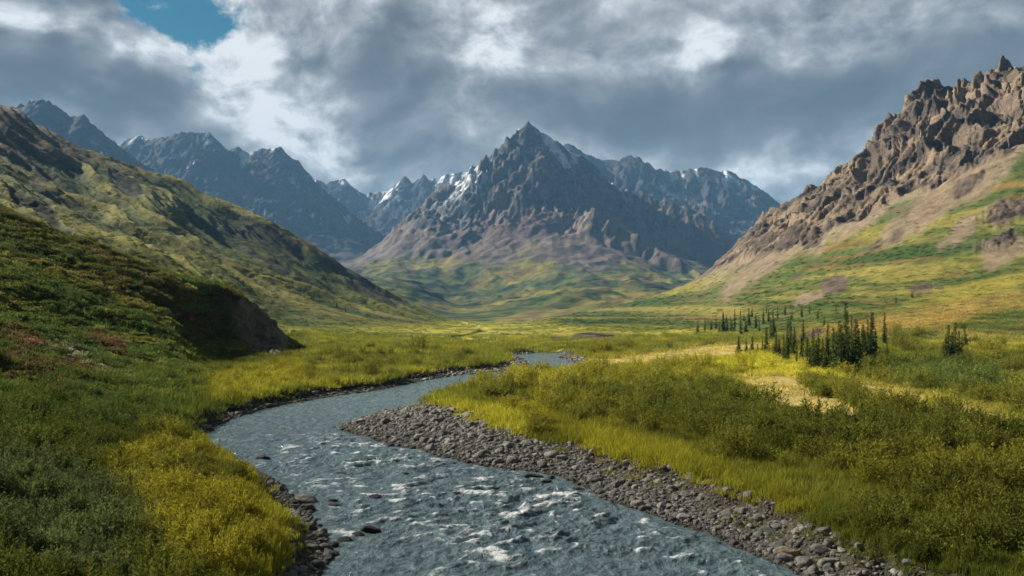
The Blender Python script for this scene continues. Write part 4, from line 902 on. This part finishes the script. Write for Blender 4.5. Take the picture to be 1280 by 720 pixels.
W = bpy.data.worlds.new('World'); SC.world = W; W.use_nodes = True; W.node_tree.nodes.clear(); t = NT(W.node_tree)
tc = t.new('ShaderNodeTexCoord'); d = tc.outputs['Generated']
sky = t.new('ShaderNodeTexSky', sky_type='NISHITA', sun_disc=False); sky.sun_elevation = radians(SUN_EL); sky.sun_rotation = radians(SUN_AZ); sky.altitude = 1500; sky.dust_density = 0.; sky.ozone_density = 5.; sky.air_density = 1.2
sep = t.new('ShaderNodeSeparateXYZ'); t.l.new(d, sep.inputs[0])
def dirv(px, py):
    v = np.array([ux(px), 1., (HOR-py)/F]); return v/np.linalg.norm(v)
wn = t.noise(d, 4.0, 3, .5, 'Color'); wv = t.vm('SCALE', t.vm('SUBTRACT', wn, (.5, .5, .5)), .11)
dw = t.vm('ADD', d, wv)
def cblob(px, py, rx, ry, amp, rot=0.):
    c = dirv(px, py); mp = t.new('ShaderNodeMapping', vector_type='POINT'); q = t.vm('SUBTRACT', dw, tuple(c))
    a = radians(rot); t.put(mp.inputs['Vector'], q); mp.inputs['Rotation'].default_value = (0, a, 0)
    q = t.vm('MULTIPLY', mp.outputs[0], (F/rx, 1.2, F/ry))
    return t.math('MULTIPLY', t.mr(t.vm('LENGTH', q), 1.3, .25), amp)
def total(bl):
    s = None
    for b in bl:
        v = cblob(*b); s = v if s is None else t.math('ADD', s, v)
    return s
BR = total([(285,70,75,80,.36),(340,130,70,60,.16),(395,180,75,75,.34),(560,40,90,40,.06),(350,20,70,40,.12),(150,70,110,22,.34,42),(60,18,90,20,.34),(20,130,70,26,.16),(95,105,150,48,-.34,22),(300,175,60,40,-.06),(500,95,75,80,-.20),(470,40,70,50,.10),(620,60,80,60,.16),(870,70,42,45,.22),(920,130,250,48,-.30),(720,140,120,46,-.20),(1000,212,110,24,.15),(1070,60,230,26,.05),(1180,120,160,60,-.14),(230,150,80,36,-.16,20),(560,200,110,40,-.12),(1240,40,100,50,-.02),(790,30,140,30,-.08)])
sq = t.vm('MULTIPLY', dw, (1., 1., 1.5))
def cn(vec, dt=10):
    v = t.new('ShaderNodeTexVoronoi', feature='F1', normalize=True); t.put(v.inputs['Vector'], t.vm('ADD', vec, t.vm('SCALE', t.vm('SUBTRACT', t.noise(vec, 14., 3, .55, 'Color'), (.5, .5, .5)), .07)))
    v.inputs['Scale'].default_value = 9.; v.inputs['Detail'].default_value = 2.4; v.inputs['Roughness'].default_value = .6
    return t.math('SUBTRACT', t.noise(vec, 4.4, dt, .61), t.math('MULTIPLY', v.outputs['Distance'], .42))
na = cn(sq); nb = cn(t.vm('ADD', sq, (-.018, 0., .030)), 7); nf = t.noise(sq, 16., 9, .66)
wt = t.mr(BR, -.30, .25, .55, 1.5)                      # thick grey cloud is smooth, bright edges are billowed
dt = t.math('ADD', t.math('MULTIPLY', t.math('SUBTRACT', na, .33), 1.0), t.math('ADD', t.math('MULTIPLY', t.math('SUBTRACT', na, nb), 1.45), t.math('MULTIPLY', t.math('SUBTRACT', nf, .5), .52)))
bl = t.math('ADD', t.math('ADD', .47, t.math('MULTIPLY', BR, 1.0)), t.math('MULTIPLY', dt, wt))
cr = t.new('ShaderNodeValToRGB'); t.l.new(bl, cr.inputs[0]); e = cr.color_ramp
e.elements[0].position = .05; e.elements[0].color = (.056, .059, .063, 1); e.elements[1].position = 1.0; e.elements[1].color = (.50, .505, .51, 1)
for p_, c_ in ((.25, (.084, .088, .093, 1)), (.45, (.145, .151, .156, 1)), (.66, (.245, .253, .258, 1)), (.85, (.385, .398, .408, 1))): q = e.elements.new(p_); q.color = c_
gap = total([(200,-12,88,32,1.1,0),(228,26,36,34,.85,25),(243,80,16,22,.55),(285,108,12,10,.5)])
edge_n = t.math('ADD', t.math('MULTIPLY', t.math('SUBTRACT', t.noise(sq, 26., 8, .68), .5), 2.6), t.math('MULTIPLY', t.math('SUBTRACT', na, .33), 1.6))
cov = t.math('MULTIPLY', t.mr(gap, .02, .6), t.mr(t.math('SUBTRACT', t.math('MULTIPLY', gap, 1.25), edge_n), .35, 1.15))
bgs = t.new('ShaderNodeBackground'); t.l.new(t.hsv(sky.outputs[0], .462, 1.25, .45), bgs.inputs[0]); bgs.inputs[1].default_value = .05
# cloud dimmed overhead and behind, out of view, to cut the ambient light
ambient_dim = t.math('MULTIPLY', t.mr(sep.outputs[2], .42, .66, 1., .20), t.mr(sep.outputs[1], .15, .62, .26, 1.))
bgc = t.new('ShaderNodeBackground'); t.l.new(t.val(cr.outputs[0], ambient_dim), bgc.inputs[0]); bgc.inputs[1].default_value = .84
mx = t.new('ShaderNodeMixShader'); t.l.new(cov, mx.inputs[0]); t.l.new(bgc.outputs[0], mx.inputs[1]); t.l.new(bgs.outputs[0], mx.inputs[2])
wo = t.new('ShaderNodeOutputWorld'); t.l.new(mx.outputs[0], wo.inputs[0])

# air
def vol_mat(name, col, dens, aniso=0.):
    m, t, out = new_mat(name); v = t.new('ShaderNodeVolumePrincipled'); v.inputs['Color'].default_value = (*col, 1); v.inputs['Density'].default_value = dens; v.inputs['Anisotropy'].default_value = aniso
    t.l.new(v.outputs[0], out.inputs['Volume']); return m
x0, x1, y0, y1, z0, z1 = -9300, 9300, -60, 9000, -75, 1150
bv = np.array([(a, b, c) for a in (x0, x1) for b in (y0, y1) for c in (z0, z1)]); bf = np.array([(0,1,3,2),(4,6,7,5),(0,4,5,1),(2,3,7,6),(0,2,6,4),(1,5,7,3)])
hz_o = link('haze', mesh_np('haze', bv, bf, vol_mat('blue_air', (.27, .58, 1.0), 9.5e-5), False)); tag(hz_o, 'thin blue mountain air filling the valley', 'haze', None, 'stuff')
# unseen clouds added up-sun, outside the frame, to shade the near ground and spur
def cloud(cx, cy, cz, rx, ry, alt, dens, seed):
    tt = (alt-cz)/S[2]; c = np.array([cx, cy, cz])+S*tt
    v, f = ico(5); n_ = v.copy(); k = 1+.30*n3(v[:, 0]*1.4+seed, v[:, 1]*1.4, v[:, 2]*1.4)+.16*n3(v[:, 0]*3.2+seed, v[:, 1]*3.2, v[:, 2]*3.2)+.07*n3(v[:, 0]*7+seed, v[:, 1]*7, v[:, 2]*7)
    v = v*k[:, None]*np.array([rx, ry, min(rx, ry)*.35]); v[:, 2] = np.where(v[:, 2] < 0, v[:, 2]*.5, v[:, 2])
    o = link('cloud', mesh_np('cloud', v, f, vol_mat('shade_cloud_mist', (.95, .95, .95), dens), True), None, c)
    print('cloud at', c, 'px', 640+F*c[0]/c[1], 'py', HOR-F*(c[2]-CH)/c[1]); return o
tag(cloud(-22, 32, 3, 60, 36, 1500, .018, 3), 'unseen grey cloud added high to the left to shade the near river bend', 'cloud', None, 'stuff')
tag(cloud(-115, 115, 15, 66, 60, 1500, .008, 9), 'unseen grey cloud added high to the left to shade the dark spur', 'cloud', None, 'stuff')

cam = bpy.data.cameras.new('camera'); co = bpy.data.objects.new('camera', cam); ROOT.objects.link(co)
co.location = (0, 0, CH); co.rotation_euler = (radians(90), 0, 0); cam.sensor_width = 36; cam.lens = F/1280*36; cam.shift_y = (HOR-360)/1280; cam.clip_end = 30000; cam.clip_start = .1
SC.camera = co
vs = SC.view_settings; vs.view_transform = 'Standard'; vs.look = 'None'; vs.exposure = 1.16; vs.gamma = 1.; vs.use_curve_mapping = False
cy = SC.cycles; cy.use_denoising = True; cy.max_bounces = 5; cy.diffuse_bounces = 2; cy.glossy_bounces = 2; cy.transmission_bounces = 3; cy.volume_bounces = 0; cy.transparent_max_bounces = 8; cy.use_adaptive_sampling = True; cy.adaptive_threshold = .02
